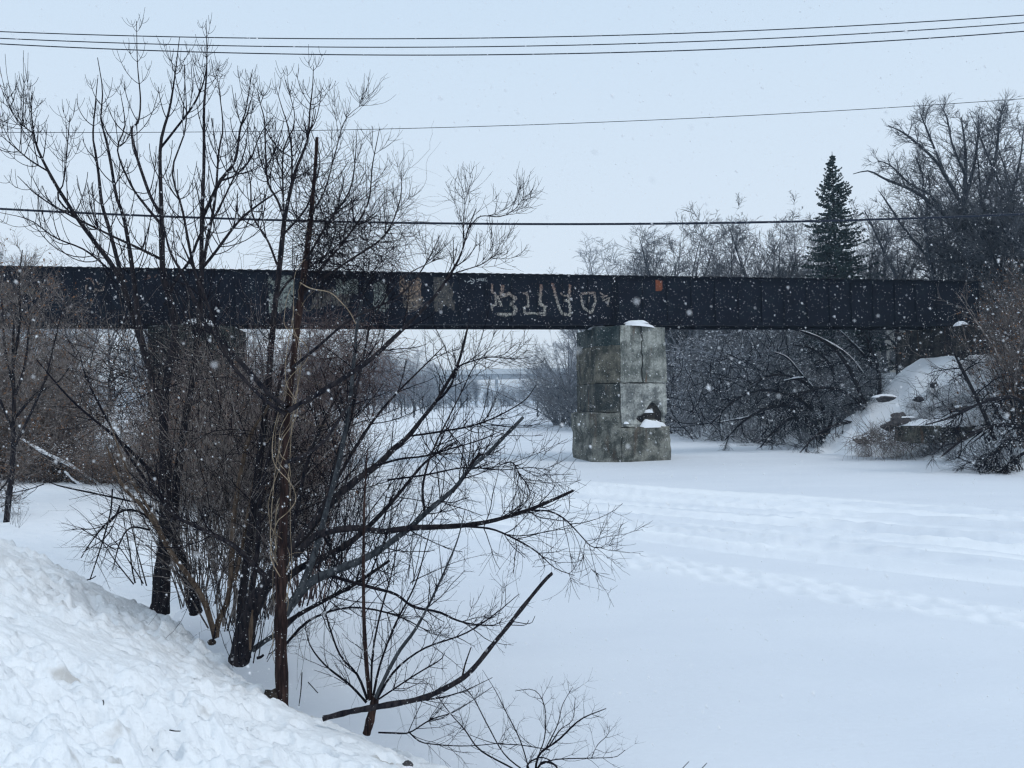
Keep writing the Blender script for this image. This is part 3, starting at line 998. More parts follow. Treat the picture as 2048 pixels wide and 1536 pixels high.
blk('concrete_ledge', 'broken concrete ledge with a snow cap below the abutment', 'concrete block', (1822, 853), (1952, 884), 38.0, 1.7, M['conc_brown'], .34, 31, .09)
def boulder(px, py, Y, w_, h_, label, seed, snow=.12):
    """angular rock half buried in the slope, with its own snow cap"""
    c = W(px, py, Y); root = empty('rock', tuple(c)); tag(root, label, 'rock', 'rocks on the snowy embankment')
    nu, nv = 26, 15
    U, V_ = np.meshgrid(np.linspace(0, 2 * math.pi, nu, endpoint=False), np.linspace(0, math.pi, nv), indexing='ij')
    D = np.stack([np.cos(U) * np.sin(V_), np.sin(U) * np.sin(V_), np.cos(V_)], -1).reshape(-1, 3)
    r = np.random.default_rng(seed)
    pl_ = r.normal(size=(13, 3)); pl_ /= np.linalg.norm(pl_, axis=1, keepdims=True); dd = r.uniform(.55, .95, 13)
    q = D @ pl_.T
    rad = np.min(np.where(q > .05, dd / np.maximum(q, .05), 9), axis=1).clip(0, 1.5)
    P = D * rad[:, None]
    P += np.array([mnoise.noise_vector(Vector(p) * 3 + Vector((seed, 0, 0))) for p in P]) * .07
    P = P * np.array([w_, w_ * .8, h_])
    i = np.arange(nu * nv).reshape(nu, nv); j = np.roll(i, -1, axis=0)
    Q = np.stack([i[:, :-1], i[:, 1:], j[:, 1:], j[:, :-1]], -1).reshape(-1, 4)
    Geo().add(P, Q).build('rock_body', M['rock'], root, False)
    if snow: mound('snow_cap', 0, .1, h_ * .55, w_ * .85, w_ * .6, snow, root, seed)


for i, (px, py, Y, w_, h_, sn, lab) in enumerate([(1770, 798, 41.6, .62, .22, .16, 'dark boulder under a snow cap on the left edge of the embankment slope'),
                                      (1803, 842, 39.6, .75, .38, .05, 'jagged dark rock just left of the concrete ledge'),
                                      (1778, 852, 39.4, .4, .26, 0, 'smaller dark rock against the left side of the jagged one'),
                                      (1920, 818, 39.6, .36, .2, .1, 'small dark rock on the snow above the concrete ledge'),
                                      (1722, 880, 41.0, .45, .16, .12, 'low dark rock at the foot of the embankment by the ice'),
                                      (1838, 800, 41.4, .3, .16, .06, 'rock poking from the white slope right of the snow-capped boulder'),
                                      (1868, 770, 42.4, .26, .15, .05, 'highest rock on the white slope just below the abutment')]):
    boulder(px, py, Y, w_, h_, lab, 40 + i, sn)

# ------------------------------------------------------------------ house behind the trees on the right
HX, HY = W(1838, 720, 72)[0], 72.0
hz = 4.6
house = empty('house', (HX, HY, hz))
tag(house, 'pale sided house glimpsed between tree trunks under the bridge', 'house')
M['siding'] = noise_mat('pale_siding', [(.3, (.30, .31, .30)), (.7, (.36, .37, .355))], 1.2, .8)
M['dark_glass'] = noise_mat('dark_window_glass', [(.3, (.02, .025, .03)), (.7, (.04, .05, .06))], 1, .2, spec=.5)
M['trim'] = noise_mat('dark_trim', [(.3, (.05, .05, .055)), (.7, (.09, .09, .095))], 2, .8)
wl = Geo().box((-3.6, 0, 0), (3.6, 7, 4.4)); wl.add([(-3.6, 0, 4.4), (3.6, 0, 4.4), (0, 0, 6.6), (-3.6, 7, 4.4), (3.6, 7, 4.4), (0, 7, 6.6)], None, [(0, 1, 2), (4, 3, 5)])
wall = wl.build('wall', M['siding'], house, False)
bm_ = Geo().box((-3.62, -.03, 0), (3.62, 0, .17)).mesh('siding_board', M['siding'], False)
for k in range(24):
    o = link('siding_board', bm_, None, wall); o.location = (0, -.003, .06 + k * .182); o.rotation_euler = (math.radians(-3), 0, 0)
for s_ in (-1, 1):
    g = Geo().add([(0, -.4, 6.75), (s_ * 4.2, -.4, 4.15), (s_ * 4.2, 7.4, 4.15), (0, 7.4, 6.75), (0, -.4, 6.95), (s_ * 4.2, -.4, 4.35), (s_ * 4.2, 7.4, 4.35), (0, 7.4, 6.95)],
                  [(0, 1, 2, 3), (4, 5, 6, 7), (0, 1, 5, 4), (1, 2, 6, 5), (2, 3, 7, 6)])
    rf = g.build('roof', M['snow_fluff'], house, False)
for x in (1.6, -2.2):
    fr = Geo().box((x - .55, -.07, 1.4), (x + .55, -.04, 2.8)).build('window', M['trim'], house, False)
    Geo().box((x - .45, -.085, 1.5), (x + .45, -.073, 2.7)).build('pane', M['dark_glass'], fr, False)

# ------------------------------------------------------------------ far highway bridge in the haze
FY = 352.0
fb = empty('highway_bridge', (W(991, 800, FY)[0], FY, 0))
tag(fb, 'distant concrete road bridge fading into the snow haze', 'bridge')
zt = zpx(991, 738, FY); zb2 = zpx(991, 758, FY); zmid = zpx(991, 748, FY)
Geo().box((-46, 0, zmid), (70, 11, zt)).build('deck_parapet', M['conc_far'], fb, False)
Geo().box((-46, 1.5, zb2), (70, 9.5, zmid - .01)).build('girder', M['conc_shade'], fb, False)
for px in (991,):
    pass
for dx in (0, 46, -44):
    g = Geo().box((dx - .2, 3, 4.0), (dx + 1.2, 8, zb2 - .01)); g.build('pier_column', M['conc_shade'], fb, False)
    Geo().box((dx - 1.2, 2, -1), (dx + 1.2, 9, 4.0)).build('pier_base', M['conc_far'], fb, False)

# ------------------------------------------------------------------ overhead cables
def cable(pts, Y, r_px, label, group=None):
    """pts: photo pixels along the cable; extended past both sides of the frame"""
    Ys = np.linspace(Y[0], Y[1], len(pts))
    P = np.array([W(px, py, yy) for (px, py), yy in zip(pts, Ys)])
    x = P[:, 0]; cz = np.polyfit(x, P[:, 2], 2); cy = np.polyfit(x, P[:, 1], 1)
    cz[0] = max(cz[0], 2e-4)
    X = np.linspace(x[0] - 14, x[-1] + 14, 90)
    Q = np.stack([X, np.polyval(cy, X), np.polyval(cz, X)], 1)
    base = Q[0]
    o = Geo().tubes(Q, np.full(len(X), r_px * PXM(np.mean(Y))), 8).build('overhead_cable', M['cable'])
    o.location = (0, 0, 0)
    tag(o, label, 'cable', group)


cg = 'overhead cables against the sky'
cable([(0, 64), (400, 73), (800, 78), (1200, 72), (1600, 57), (2048, 30)], (21, 21), 1.0, 'topmost of the three parallel cables across the sky', cg)
cable([(0, 78), (400, 88), (800, 94), (1200, 91), (1600, 74), (2048, 45)], (21.5, 21.5), 1.0, 'middle one of the three parallel cables across the sky', cg)
cable([(0, 89), (400, 102), (800, 110), (1200, 107), (1600, 92), (2048, 62)], (22, 22), 1.1, 'lowest of the three parallel cables across the sky', cg)
cable([(0, 265), (500, 262), (800, 257), (1200, 245), (1600, 226), (2048, 197)], (48, 48), .65, 'single thin cable between the three upper wires and the bridge', cg)
cable([(0, 417), (300, 433), (600, 441), (1000, 448), (1400, 446), (1750, 439), (2048, 428)], (15, 15), 2.3, 'thick black cable hanging closest above the bridge', cg)

# ================================================================== prototypes for the background vegetation
def proto_tree(seed, h=12.0, nl=12, spread=(28, 52), per=(9, 8, 4), rtr=.16, trop=.06, wig=.10, fork=.25, tw=.010, lean=0.0, mat='twig_grey', bark='bark_grey', limb_len=.5, trunk_h=.5):
    """bare deciduous tree: returns (trunk mesh, crown mesh)"""
    r = np.random.default_rng(seed)
    k = 12
    z = np.linspace(0, h * trunk_h, k)
    P = np.stack([np.cumsum(r.normal(size=k) * .012 * h) * .5 + lean * z, np.cumsum(r.normal(size=k) * .012 * h) * .5, z], 1)
    P[0, :2] = 0
    P = P[None]; R = np.linspace(rtr, rtr * .45, k)[None]
    R[0, 0] *= 1.35
    tr = Geo().tubes(P, R, 8)
    La, Ra = spawn(r, P, R, max(3, nl // 4), t=(.93, 1), ang=(6, 30), ln=(h * .42, h * .56), k=9, trop=trop, wig=wig * .5, rr=.8, tip=.16, tipshort=0)
    Lb, Rb = spawn(r, P, R, nl, t=(fork, .97), ang=spread, ln=(h * limb_len * .7, h * limb_len), k=9, trop=trop, wig=wig * .6, rr=.6, tip=.2, tipshort=.25)
    L1 = np.concatenate([La, Lb]); R1 = np.concatenate([Ra, Rb])
    tr.tubes(L1, R1, 6)
    L2, R2 = spawn(r, L1, R1, per[0], t=(.15, .98), ang=(25, 58), ln=(.28, .6), rel=True, k=7, trop=trop, wig=wig, rr=.6, tip=.35, tipshort=.6)
    L3, R3 = spawn(r, L2, R2, per[1], t=(.12, 1), ang=(25, 60), ln=(.35, .7), rel=True, k=5, trop=trop, wig=wig * 1.2, rr=.6, tip=.4, rmin=tw, tipshort=.5)
    L4, R4 = spawn(r, L3, R3, per[2], t=(.15, 1), ang=(25, 60), ln=(.4, .8), rel=True, k=4, trop=trop, wig=wig, rr=.7, tip=.5, rmin=tw * .75)
    c = Geo().tubes(L2, R2, 4).tubes(L3, R3, 3).tubes(L4, R4, 3)
    return tr.mesh('trunk', M[bark]), c.mesh('crown', M[mat]), float(max(v[:, 2].max() for v in c.V))


def proto_shrub_(seed, n=26, h=4.0, spread=.45, trop=.03, per=(7, 5), r0=.02, mat='twig_brown', leaves=0, tw=.004, base_r=.35, wig=.09, leaf_mat='leaf', arch=0.0, size=.07):
    r = np.random.default_rng(seed)
    az = r.uniform(0, 2 * math.pi, n); br = base_r * np.sqrt(r.uniform(0, 1, n))
    b = np.stack([np.cos(az) * br, np.sin(az) * br, np.full(n, -.1)], 1)
    az2 = az + r.normal(size=n) * .5
    sp = np.abs(r.normal(size=n)) * spread + .08
    d = np.stack([np.cos(az2) * sp, np.sin(az2) * sp, np.ones(n)], 1); d /= np.linalg.norm(d, axis=1, keepdims=True)
    k = 9; L = h * r.uniform(.5, 1.05, n)
    pts = [b]
    for j in range(k - 1):
        d = d + np.array([0, 0, trop - arch * j / k]) + r.normal(size=(n, 3)) * wig
        d /= np.linalg.norm(d, axis=1, keepdims=True)
        pts.append(pts[-1] + d * (L / (k - 1))[:, None])
    P = np.stack(pts, 1); R = (r0 * r.uniform(.5, 1.2, n))[:, None] * np.linspace(1, .25, k)[None]
    st = Geo().tubes(P, R, 5)
    L2, R2 = spawn(r, P, R, per[0], t=(.12, 1), ang=(18, 55), ln=(.2, .5), rel=True, k=6, trop=trop - arch * .5, wig=wig * 1.2, rr=.6, tip=.35, rmin=tw)
    L3, R3 = spawn(r, L2, R2, per[1], t=(.1, 1), ang=(20, 60), ln=(.3, .7), rel=True, k=4, trop=trop, wig=wig * 1.3, rr=.7, tip=.5, rmin=tw * .8)
    tw_ = Geo().tubes(L2, R2, 3).tubes(L3, R3, 3)
    ms = [('stems', st.mesh('stems', M[mat])), ('twigs', tw_.mesh('twigs', M[mat]))]
    if leaves:
        ii = r.integers(0, len(L3), leaves); jj = r.integers(1, 4, leaves)
        g = Geo().blades(L3[ii, jj], r.normal(size=(leaves, 3)) + np.array([0, 0, -.8]), r.uniform(size * .6, size * 1.3, leaves), r.uniform(size * .35, size * .7, leaves), r)
        ms.append(('leaves', g.mesh('leaves', M[leaf_mat], False)))
    return ms


def proto_shrub(*a, dust=0, **k):
    ms = proto_shrub_(*a, **k)
    if dust:
        r = np.random.default_rng(77)
        me = ms[1][1]; V = np.zeros(len(me.vertices) * 3); me.vertices.foreach_get('co', V); V = V.reshape(-1, 3)
        ii = r.integers(0, len(V), dust)
        g = Geo().blades(V[ii], r.normal(size=(dust, 3)) * np.array([1, 1, .15]), r.uniform(.05, .16, dust), r.uniform(.03, .06, dust), r)
        ms.append(('snow_dusting', g.mesh('snow_dusting', M['snow_fluff'], False)))
    return ms


def place(ms, name, loc, sc=1.0, rz=0.0, label=None, cat='tree', group=None, parent=None, tilt=(0, 0), stuff=False):
    """a copy of a prototype: Empty at its base with its parts; meshes are shared"""
    if parent is None:
        root = empty(name, loc)
        tag(root, label, cat, group)
        root.scale = (sc, sc, sc) if not isinstance(sc, tuple) else sc
        root.rotation_euler = (tilt[0], tilt[1], rz)
        for nm, me in ms:
            o = link(nm, me, None, root)
            if nm in ('twigs', 'leaves', 'crown', 'needles', 'snow_dusting'): o['kind'] = 'stuff'
        return root


def joined(name, ms_list, places, label, cat, kind='stuff'):
    """a thicket nobody could count: a parent Empty holding repeated bush meshes"""
    root = empty(name, (places[0][0], places[0][1], places[0][2]))
    tag(root, label, cat, None, kind)
    for (x, y, z, s, rz, pi) in places:
        for nm, me in ms_list[pi]:
            o = link('bush', me, None, root)
            o['kind'] = 'stuff'
            o.location = (x - places[0][0], y - places[0][1], z - places[0][2])
            o.scale = (s, s, s * 1.0); o.rotation_euler = (0, 0, rz)
    return root


def at_px(px, Y):
    return W(px, 790, Y)[0]


R_ = random.Random(11)
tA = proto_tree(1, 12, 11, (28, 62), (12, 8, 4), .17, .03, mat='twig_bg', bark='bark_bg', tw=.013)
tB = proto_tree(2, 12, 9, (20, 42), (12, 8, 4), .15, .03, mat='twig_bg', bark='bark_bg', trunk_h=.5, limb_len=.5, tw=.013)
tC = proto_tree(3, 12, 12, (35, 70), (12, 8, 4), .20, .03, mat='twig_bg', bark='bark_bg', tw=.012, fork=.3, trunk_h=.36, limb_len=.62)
tF = proto_tree(4, 12, 10, (28, 60), (9, 7, 4), .15, .06, mat='twig_hazy', bark='bark_grey', tw=.014)
tW = proto_tree(5, 12, 14, (40, 80), (9, 7, 5), .16, -.03, mat='twig_hazy', fork=.1, tw=.012, wig=.13, limb_len=.62, trunk_h=.4)
tF2 = proto_tree(9, 12, 11, (24, 50), (9, 7, 4), .14, .07, mat='twig_hazy', bark='bark_grey', tw=.014, fork=.15)
pt = lambda t: [('trunk', t[0]), ('crown', t[1])]


def bg_tree(t, px, Y, top_py, label, grp, base_px=None, sx=1.0, rz=None, name='bare_tree', x=None):
    bx = at_px(base_px or px, Y) if x is None else x
    z0 = zg(bx, Y) - .1
    h = zpx(px, top_py, Y) - z0
    s = h / t[2]
    return place(pt(t), name, (bx, Y, z0), (s * sx, s * sx, s), R_.uniform(0, 6.28) if rz is None else rz, label, 'tree', grp)


gr = 'bare trees on the right bank behind the bridge'
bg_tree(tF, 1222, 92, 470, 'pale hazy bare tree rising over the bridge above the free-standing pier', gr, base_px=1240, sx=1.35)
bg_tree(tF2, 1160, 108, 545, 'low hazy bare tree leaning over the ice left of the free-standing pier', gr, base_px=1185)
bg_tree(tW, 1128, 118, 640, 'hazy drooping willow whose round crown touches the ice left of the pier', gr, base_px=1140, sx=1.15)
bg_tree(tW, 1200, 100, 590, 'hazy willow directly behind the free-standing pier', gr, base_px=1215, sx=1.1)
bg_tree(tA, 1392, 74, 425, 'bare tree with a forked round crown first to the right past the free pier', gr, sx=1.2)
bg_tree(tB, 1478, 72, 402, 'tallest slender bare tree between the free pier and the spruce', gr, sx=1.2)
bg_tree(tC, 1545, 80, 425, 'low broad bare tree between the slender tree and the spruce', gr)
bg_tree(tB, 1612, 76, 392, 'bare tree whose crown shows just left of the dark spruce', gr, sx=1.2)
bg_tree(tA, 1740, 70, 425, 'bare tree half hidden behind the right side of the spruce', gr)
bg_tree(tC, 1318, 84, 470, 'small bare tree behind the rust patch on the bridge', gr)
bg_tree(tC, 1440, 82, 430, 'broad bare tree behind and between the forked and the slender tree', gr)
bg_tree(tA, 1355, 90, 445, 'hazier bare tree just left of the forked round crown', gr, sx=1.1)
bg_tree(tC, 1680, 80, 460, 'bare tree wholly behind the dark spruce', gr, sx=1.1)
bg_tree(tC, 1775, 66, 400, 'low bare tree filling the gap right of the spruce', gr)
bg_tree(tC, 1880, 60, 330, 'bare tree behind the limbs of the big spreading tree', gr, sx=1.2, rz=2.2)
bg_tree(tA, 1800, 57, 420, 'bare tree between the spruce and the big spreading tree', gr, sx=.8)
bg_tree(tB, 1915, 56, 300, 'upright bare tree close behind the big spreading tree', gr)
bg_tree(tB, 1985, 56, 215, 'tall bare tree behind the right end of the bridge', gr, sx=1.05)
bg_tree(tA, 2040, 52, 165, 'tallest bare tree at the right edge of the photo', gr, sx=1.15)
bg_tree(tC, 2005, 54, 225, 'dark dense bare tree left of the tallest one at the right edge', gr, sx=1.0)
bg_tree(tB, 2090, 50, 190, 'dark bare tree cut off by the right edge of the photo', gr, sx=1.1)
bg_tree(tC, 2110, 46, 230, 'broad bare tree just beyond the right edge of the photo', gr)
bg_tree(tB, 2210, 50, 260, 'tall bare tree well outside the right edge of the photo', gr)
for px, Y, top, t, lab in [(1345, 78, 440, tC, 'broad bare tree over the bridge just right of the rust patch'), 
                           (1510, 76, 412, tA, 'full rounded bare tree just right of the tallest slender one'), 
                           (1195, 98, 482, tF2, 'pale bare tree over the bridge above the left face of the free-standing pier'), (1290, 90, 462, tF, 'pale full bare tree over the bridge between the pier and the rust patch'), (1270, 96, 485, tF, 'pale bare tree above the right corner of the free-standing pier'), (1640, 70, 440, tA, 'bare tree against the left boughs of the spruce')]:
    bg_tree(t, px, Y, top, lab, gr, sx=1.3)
gr = 'bare trees on the left bank behind the bridge'
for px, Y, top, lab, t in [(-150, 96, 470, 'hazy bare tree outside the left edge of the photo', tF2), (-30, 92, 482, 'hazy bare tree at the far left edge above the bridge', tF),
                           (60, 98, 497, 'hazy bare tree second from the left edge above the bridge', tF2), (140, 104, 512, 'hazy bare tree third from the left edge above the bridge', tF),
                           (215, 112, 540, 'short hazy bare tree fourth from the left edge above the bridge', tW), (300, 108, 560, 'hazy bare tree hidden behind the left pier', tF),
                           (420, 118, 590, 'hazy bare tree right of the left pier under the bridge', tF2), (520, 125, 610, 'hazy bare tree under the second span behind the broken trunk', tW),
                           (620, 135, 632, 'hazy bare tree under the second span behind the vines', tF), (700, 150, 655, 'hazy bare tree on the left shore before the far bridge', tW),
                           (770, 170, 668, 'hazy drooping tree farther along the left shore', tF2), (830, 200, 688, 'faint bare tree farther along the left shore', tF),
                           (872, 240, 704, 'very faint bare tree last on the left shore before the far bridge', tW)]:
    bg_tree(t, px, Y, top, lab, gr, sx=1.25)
for px, Y, top, lab, t in [(1075, 150, 700, 'faint bare tree on the right shore left of the willow', tF), (1100, 190, 690, 'very faint bare tree on the right shore near the far bridge', tF2)]:
    bg_tree(t, px, Y, top, lab, 'faint trees on the right shore', sx=1.3)

# far woods beyond the far bridge, closing the view: one mass each
fp = [(x_, y_, 0, R_.uniform(.85, 1.35), R_.uniform(0, 6.28), R_.choice([0, 1, 2])) for y_ in (372, 390, 415, 440) for x_ in np.arange(-75 + R_.uniform(0, 6), 75, 6.2)]
fp = [(x + R_.uniform(-2.5, 2.5), y + R_.uniform(-8, 8), -.2, s * (1.5 if x < -42 else (1.18 if x < -18 or x > 26 else .92)), rz, i) for x, y, z, s, rz, i in fp]
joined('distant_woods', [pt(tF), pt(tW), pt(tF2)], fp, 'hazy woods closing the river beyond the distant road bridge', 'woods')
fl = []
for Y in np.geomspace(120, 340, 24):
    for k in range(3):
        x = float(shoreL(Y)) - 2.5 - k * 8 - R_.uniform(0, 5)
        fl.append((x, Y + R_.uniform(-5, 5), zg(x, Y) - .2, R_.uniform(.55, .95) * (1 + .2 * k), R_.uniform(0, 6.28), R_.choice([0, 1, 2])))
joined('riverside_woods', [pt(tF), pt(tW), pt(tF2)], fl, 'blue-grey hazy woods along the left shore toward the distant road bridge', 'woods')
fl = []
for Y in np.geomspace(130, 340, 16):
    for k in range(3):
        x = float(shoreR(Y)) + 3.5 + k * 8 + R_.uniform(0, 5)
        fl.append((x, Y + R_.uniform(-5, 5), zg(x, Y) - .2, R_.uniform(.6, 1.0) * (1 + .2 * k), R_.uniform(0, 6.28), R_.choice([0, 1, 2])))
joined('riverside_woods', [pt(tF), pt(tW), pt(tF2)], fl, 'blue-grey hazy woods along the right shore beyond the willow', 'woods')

# ------------------------------------------------------------------ spruce
def spruce():
    sx, sy = at_px(1680, 63), 63.0
    z0 = zg(sx, sy)
    H = zpx(1674, 303, sy) - z0
    T = Tree('spruce_tree', (sx, sy, z0), 'tall dark conical spruce rising behind the bridge, the only evergreen in full view')
    r = np.random.default_rng(3)
    tp = np.stack([np.linspace(0, -.15, 14), np.zeros(14), np.linspace(0, H, 14)], 1) + T.base
    T.part('trunk', Geo().tubes(tp, np.linspace(.24, .02, 14), 8), M['bark_dark'])
    bough = Geo(); nd = Geo()
    z = H * .10
    while z < H * .985:
        f = z / H
        nb = int(11 if f < .85 else 7)
        Lm = ((1 - f) * H * .345 if f > .72 else (.28 + (.72 - f) * .85) * H * .345) + .03
        for i in range(nb):
            az = r.uniform(0, 2 * math.pi)
            L = Lm * r.uniform(.6, 1.1) * (1.0 if r.random() > .2 else .55) * (1 + .16 * math.sin(z * 2.6 + az * 2))
            kk = 7; u = np.linspace(0, 1, kk)
            rise = .30 if f > .75 else -.05
            zz = z + L * (rise * u - .34 * u * (1 - f) - .1 * u * u + .30 * u ** 3)
            P = np.stack([np.cos(az) * L * u, np.sin(az) * L * u, zz], 1) + T.base + np.array([tp[min(13, int(f * 13)), 0] - T.base[0], 0, 0])
            bough.tubes(P, .028 * (1 - .8 * u) * (1 - f * .6) + .004, 4)
            ns = int(8 + 46 * (L / (H * .235)))
            t = r.uniform(.12, 1.0, ns) ** .8
            idx = t * (kk - 1); i0 = np.clip(idx.astype(int), 0, kk - 2); ff = (idx - i0)[:, None]
            C = P[i0] * (1 - ff) + P[i0 + 1] * ff
            side = np.sign(r.normal(size=ns)) * r.uniform(.4, 1.3, ns)
            dirb = np.array([math.cos(az), math.sin(az), 0]); per = np.array([-math.sin(az), math.cos(az), 0])
            D = dirb[None] * r.uniform(.3, 1, ns)[:, None] + per[None] * side[:, None] + np.array([0, 0, 1.])[None] * r.uniform(-.75, .12, ns)[:, None]
            Ls = r.uniform(.22, .5, ns) * (.5 + .7 * (1 - t)) * (.35 + .75 * (1 - f)) + .05
            nd.blades(C, D, Ls, r.uniform(.11, .2, ns), r)
            # secondary needles on each spray
            C2 = C + D / np.linalg.norm(D, axis=1, keepdims=True) * Ls[:, None] * r.uniform(.3, .8, ns)[:, None]
            D2 = D + r.normal(size=(ns, 3)) * .8
            nd.blades(C2, D2, Ls * .7, r.uniform(.08, .15, ns), r)
        z += H * .012 + .10 * (1 - f)
    T.part('boughs', bough, M['bark_dark'], kind='stuff')
    T.part('needles', nd, M['needles'], kind='stuff', smooth=False)


spruce()

# ------------------------------------------------------------------ shrub prototypes
sBrown = proto_shrub(21, 26, 4.2, .42, .03, (7, 6), .020, 'twig_brown', 420, size=.08)
sBrown2 = proto_shrub(22, 30, 3.6, .6, .02, (7, 6), .018, 'twig_brown', 700, arch=.12, size=.09)
sRed = proto_shrub(23, 30, 4.0, .35, .04, (8, 6), .016, 'twig_red', 160, size=.07)
sGrey = proto_shrub(24, 28, 4.4, .5, .03, (8, 6), .022, 'twig_grey', 0, tw=.006, dust=420)
sGrey2 = proto_shrub(25, 24, 3.6, .9, .0, (8, 6), .022, 'twig_grey', 0, tw=.006, arch=.16, dust=420)
sDark = proto_shrub(26, 24, 4.0, .7, .02, (8, 6), .022, 'twig_dark', 60, arch=.08, dust=260)
sFrost = proto_shrub(27, 34, 4.2, .75, .0, (9, 7), .03, 'twig_grey', 0, tw=.006, arch=.14, base_r=.3)
SH = [sBrown, sBrown2, sRed, sGrey, sGrey2, sDark, sFrost]

# left bank thicket
pl = []
for i in range(52):
    Y = 18 + 17 * R_.random() ** .9
    lo, hi = -.80 * Y - 2, -6.6 - .09 * (Y - 18)
    x = lo + (hi - lo) * R_.random()
    if Y < 25.2 and x < -.41 * Y - .6: continue
    if Y < 25 and x < -.36 * Y: x += 1.5
    s = R_.uniform(.8, 1.25) * (1.2 if Y > 25 else 1)
    pxx = 1024 + F * x / Y
    if pxx < 430: s *= .62
    elif R_.random() < .35: continue
    pl.append((x, Y, zg(x, Y) - .1, s, R_.uniform(0, 6.28), R_.choice([0, 1, 1, 2, 2, 0])))
for i in range(26):        # a low dark wall of brush right behind the snowfield
    px = -40 + 400 * i / 25
    Y = 25.6 + R_.uniform(-.3, 1.2) - .010 * max(0, px)
    x = at_px(px, Y)
    pl.append((x, Y, zg(x, Y) - .15, R_.uniform(.42, .62), R_.uniform(0, 6.28), R_.choice([1, 1, 5])))
for i in range(13):        # red-brown brush between the left pier and the open river
    px = R_.uniform(400, 800); Y = R_.uniform(22, 32)
    x = min(at_px(px, Y), float(shoreL(Y)) - .2)
    pl.append((x, Y, zg(x, Y) - .1, R_.uniform(1.0, 1.5), R_.uniform(0, 6.28), R_.choice([2, 2, 1, 0, 5])))
for i in range(34):        # taller brown brush on the far left hiding the bridge
    px = -80 + 190 * R_.random(); Y = R_.uniform(25.5, 29)
    x = at_px(px, Y)
    pl.append((x, Y, zg(x, Y) - .15, R_.uniform(.95, 1.45), R_.uniform(0, 6.28), R_.choice([0, 0, 1])))
joined('left_thicket', SH, pl, 'dense brown leafless brush with dry leaves in front of the left part of the bridge', 'thicket')
for i, (px, Y, s_, lab) in enumerate([(1150, 92, 2.9, 'hazy round willow whose drooping twigs touch the ice left of the free-standing pier'),
                                      (1118, 100, 2.3, 'smaller hazy willow at the tip of the right shore left of the pier'),
                                      (1190, 84, 2.6, 'hazy willow clump directly behind the left face of the free-standing pier')]):
    x = at_px(px, Y)
    place(SH[6], 'willow', (x, Y, max(0, zg(x, Y)) - .1), (s_ * 1.1, s_ * 1.1, s_), i * 2.1, lab, 'tree', 'hazy willows by the free-standing pier')
# right bank thicket under and beyond the bridge
pl = []
for i in range(74):
    Y = R_.uniform(52, 84)
    x = float(shoreR(Y)) + .4 + 15 * R_.random() ** 1.2
    if Y < 73 and 1755 < 1024 + F * x / Y < 1885: continue
    s = R_.uniform(.9, 1.5) + max(0, (Y - 56) * .045)
    pl.append((x, Y, zg(x, Y) - .1, s, R_.uniform(0, 6.28), R_.choice([3, 3, 3, 4, 5])))
for i in range(20):
    Y = R_.uniform(46, 54)
    x = float(shoreR(Y)) + .6 + 7 * R_.random()
    if 1755 < 1024 + F * x / Y < 1885: continue
    pl.append((x, Y, zg(x, Y) - .1, R_.uniform(.8, 1.2), R_.uniform(0, 6.28), R_.choice([3, 4, 5])))
joined('right_thicket', SH, pl, 'dense grey leafless brush under the bridge right of the free-standing pier', 'thicket')
pl = []
for i in range(60):
    px = R_.uniform(2035, 2320); Y = R_.uniform(33.5, 41)
    x = at_px(px, Y)
    if x < shoreR(Y) + 2.2: x = float(shoreR(Y)) + 2.2 + R_.random() * 2
    pl.append((x, Y, zg(x, Y) - .1, R_.uniform(.9, 1.55) * (1.25 if R_.random() > .6 else 1), R_.uniform(0, 6.28), R_.choice([0, 0, 1, 5, 5, 0])))
for i in range(22):
    px = R_.uniform(1985, 2250); Y = R_.uniform(46, 52)
    x = at_px(px, Y)
    pl.append((x, Y, zg(x, Y) - .1, R_.uniform(1.2, 2.0), R_.uniform(0, 6.28), R_.choice([0, 1, 3])))
joined('embankment_thicket', SH, pl, 'dense brown brush covering the right end of the bridge and abutment', 'thicket')
gsh = 'shrubs leaning over the ice on the right bank'
for i, (px, Y, s, lab, pi, tl) in enumerate([
        (2030, 31.5, .8, 'dark spreading shrub reaching down to the ice at the right edge', 5, (0, -.7)),
        (1985, 33.0, .72, 'dark shrub left of the one at the right edge, bending toward the ice', 5, (.2, -.6)),
        (1905, 36.6, .38, 'thin grey shrub growing in front of the concrete ledge', 3, (0, -.3)),
        (1850, 38.6, .42, 'wispy grey shrub on the white embankment slope', 4, (0, -.1)),
        (1800, 40.2, .40, 'thin brown shrub below the boulders at the ice edge', 1, (0, -.8)),
        (1740, 41.5, .42, 'low reddish shrub lying at the foot of the embankment', 2, (0, -1.0)),
        (1620, 49.0, .9, 'dark arching shrub whose twigs sweep onto the ice under the bridge', 4, (0, -.8)),
        (1560, 52.0, .95, 'dark arching shrub left of the embankment foot', 5, (0, -.8)),
        (1500, 55.0, .9, 'grey arching shrub farther along the ice edge', 4, (0, -.6)),
        (1440, 58.0, .9, 'grey shrub with drooping twigs on the ice right of the pier', 4, (0, -.6)),
        (1395, 61.0, .85, 'grey shrub nearest the right side of the free-standing pier', 3, (0, -.4)),
        (1955, 38.0, .45, 'brown shrub on the embankment beside the abutment wall', 0, (0, -.2)),
        (2085, 36.0, 1.0, 'tall brown shrub at the right edge in front of the abutment', 0, (0, -.1))]):
    x = at_px(px, Y)
    place(SH[pi], 'shrub', (x, Y, zg(x, Y) - .05), s, R_.uniform(0, 6.28) if tl == (0, 0) else R_.uniform(-.3, .3), lab, 'shrub', gsh, tilt=tl)

